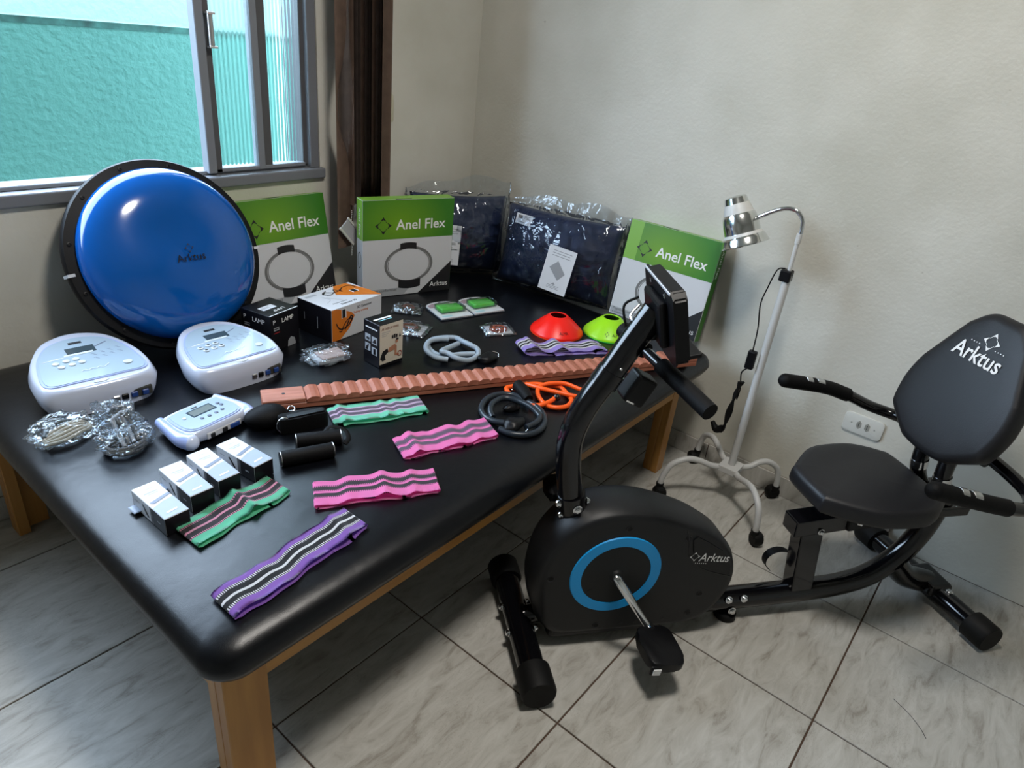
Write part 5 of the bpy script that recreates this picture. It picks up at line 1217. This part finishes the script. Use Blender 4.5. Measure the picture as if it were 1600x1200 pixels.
# seat pad
M_leather = mat('black_leatherette', (.008, .008, .010), .46, spec=.5, bump=.15, bscale=350)
def pad(name, pts, t, M, rnd=.016, dome=.010, par=eb):
    Qp = [(p.x, p.y) for p in spline([(x, y, 0) for x, y in pts], 6, closed=True)]; n = len(Qp); cx = sum(x for x, y in Qp)/n; cy = sum(y for x, y in Qp)/n
    bm = bm_new(); R_ = []; mr = min(math.hypot(x-cx, y-cy) for x, y in Qp)
    for ins, z in ((.012, 0), (.003, .003), (0, .012), (0, t-rnd), (rnd*.12, t-rnd*.5), (rnd*.45, t-rnd*.12), (rnd, t), (mr*.30, t+dome*.5), (mr*.6, t+dome*.85)):
        s = 1-ins/mr; R_.append([bm.verts.new((cx+(x-cx)*s, cy+(y-cy)*s, z)) for x, y in Qp])
    for A, B in zip(R_, R_[1:]):
        for k in range(n): bm.faces.new((A[k], A[(k+1) % n], B[(k+1) % n], B[k]))
    c_ = bm.verts.new((cx, cy, t+dome))
    for k in range(n): bm.faces.new((R_[-1][k], R_[-1][(k+1) % n], c_))
    bm.faces.new(R_[0]); bmesh.ops.transform(bm, matrix=M, verts=bm.verts); return link(name, bm, M_leather, par, smooth=True, autosmooth=1.1)
seat = [(.725, -.055), (.735, -.085), (.83, -.145), (.90, -.160), (.99, -.158), (1.055, -.120), (1.075, -.085), (1.075, .090), (1.055, .130), (.985, .170), (.90, .172), (.83, .155), (.745, .085), (.725, .055)]
pad('seat', seat, .052, Matrix.Translation((0, 0, .408)), rnd=.018, dome=.006)
box('seat_plate', (.83, 1.02, -.07, .07, .392, .412), M_black_plastic, eb, bev=.004)
# backrest: plane tilted back
k_ = .30; zz = Vector((k_, 0, 1)).normalized(); nrm = Vector((-1, 0, k_)).normalized(); yv = nrm.cross(zz)   # x across, y up the back, z out of its front
ctr = Vector((1.018+k_*(.74-.6)*1, -.016, .74))
xv = zz.cross(nrm); Mbk = Matrix(((xv.x, zz.x, nrm.x, ctr.x), (xv.y, zz.y, nrm.y, ctr.y), (xv.z, zz.z, nrm.z, ctr.z), (0, 0, 0, 1)))
half = [(.050, -.188), (.078, -.178), (.140, -.136), (.156, -.115), (.165, -.060), (.163, -.020), (.155, .018), (.147, .038), (.102, .135), (.088, .158), (.050, .192)]
bp = half+[(0, .196)]+[(-x, y) for x, y in half[::-1]]+[(0, -.192)]
bk = pad('backrest', bp, .052, Mbk @ Matrix.Translation((0, 0, -.052)), rnd=.018, dome=.003)
Fb = Mbk @ Matrix.Rotation(-.02, 4, 'Z')
text_mesh('Arktus', .058, M_white_print, bk, Mbk @ Matrix.Translation((-.008, .066, .0045)), align='CENTER', weight=.0006, sx=.88)
flat('emblem', star_polys(.002, .128, .024), M_white_print, bk, Mbk, .0036); flat('emblem_dots', [rect(sg*(.024+.008*k)-.0013, .112, sg*(.024+.008*k)+.0013, .1146) for sg in (-1, 1) for k in range(4)], M_white_print, bk, Mbk, .0038)
for s in (-1, 1):
    tube('back_bracket', [(1.165, s*.042-.004, .37), (1.115, s*.042-.004, .44), (1.098, s*.042-.004, .50), (1.100, s*.042-.004, .60)], .021, M_gloss_black, eb, seg=18)
    tube('bracket_collar', [(1.106, s*.042-.004, .462), (1.100, s*.042-.004, .486)], .0235, M_chrome, eb, smooth_path=False, seg=18)
box('bracket_plate', (1.080, 1.215, -.075, .070, .365, .395), M_gloss_black, eb, bev=.005)
tube('cross_tube', [(1.150, -.10, .565), (1.150, .10, .545)], .016, M_gloss_black, eb, smooth_path=False)
# side handles
def side(s, P):
    h = tube('side_handle', P, .0165, M_gloss_black, eb, n=10, seg=18)
    g = tube('hand_grip', P[:3], .0205, M_foam, eb, n=8, seg=20)
    bm = bm_new(); q = bmesh.ops.create_uvsphere(bm, u_segments=18, v_segments=12, radius=.0205); bmesh.ops.translate(bm, vec=P[0], verts=q['verts']); link('grip_end', bm, M_foam, g, smooth=True)
    a_, b_ = Vector(P[0]), Vector(P[1])
    for t0, t1 in ((.42, .62), (.68, .92)):
        p0 = a_.lerp(b_, t0)+Vector((0, 0, .0045)); p1 = a_.lerp(b_, t1)+Vector((0, 0, .0055))
        tube('pulse_sensor', [p0, p0.lerp(p1, .15), p0.lerp(p1, .85), p1], [.010, .0178, .0178, .010], M_steel, g, smooth_path=False, seg=18)
side(-1, [(.800, -.280, .628), (.935, -.285, .592), (1.020, -.285, .570), (1.100, -.275, .555), (1.150, -.225, .560), (1.160, -.12, .572), (1.150, -.05, .575)])
side(1, [(.775, .262, .615), (.915, .262, .592), (1.000, .262, .565), (1.090, .255, .528), (1.145, .215, .520), (1.160, .12, .535), (1.150, .05, .545)])

# a hair lying on the floor tiles and a few specks
hp = [W(x, y, .001) for x, y in ((1396, 1092), (1420, 1115), (1438, 1138), (1447, 1154))]
tag(tube('loose_thread', hp, .0006, M_black_print, None, seg=5), 'thin dark curved thread lying on the floor tiles at the lower right', 'thread')
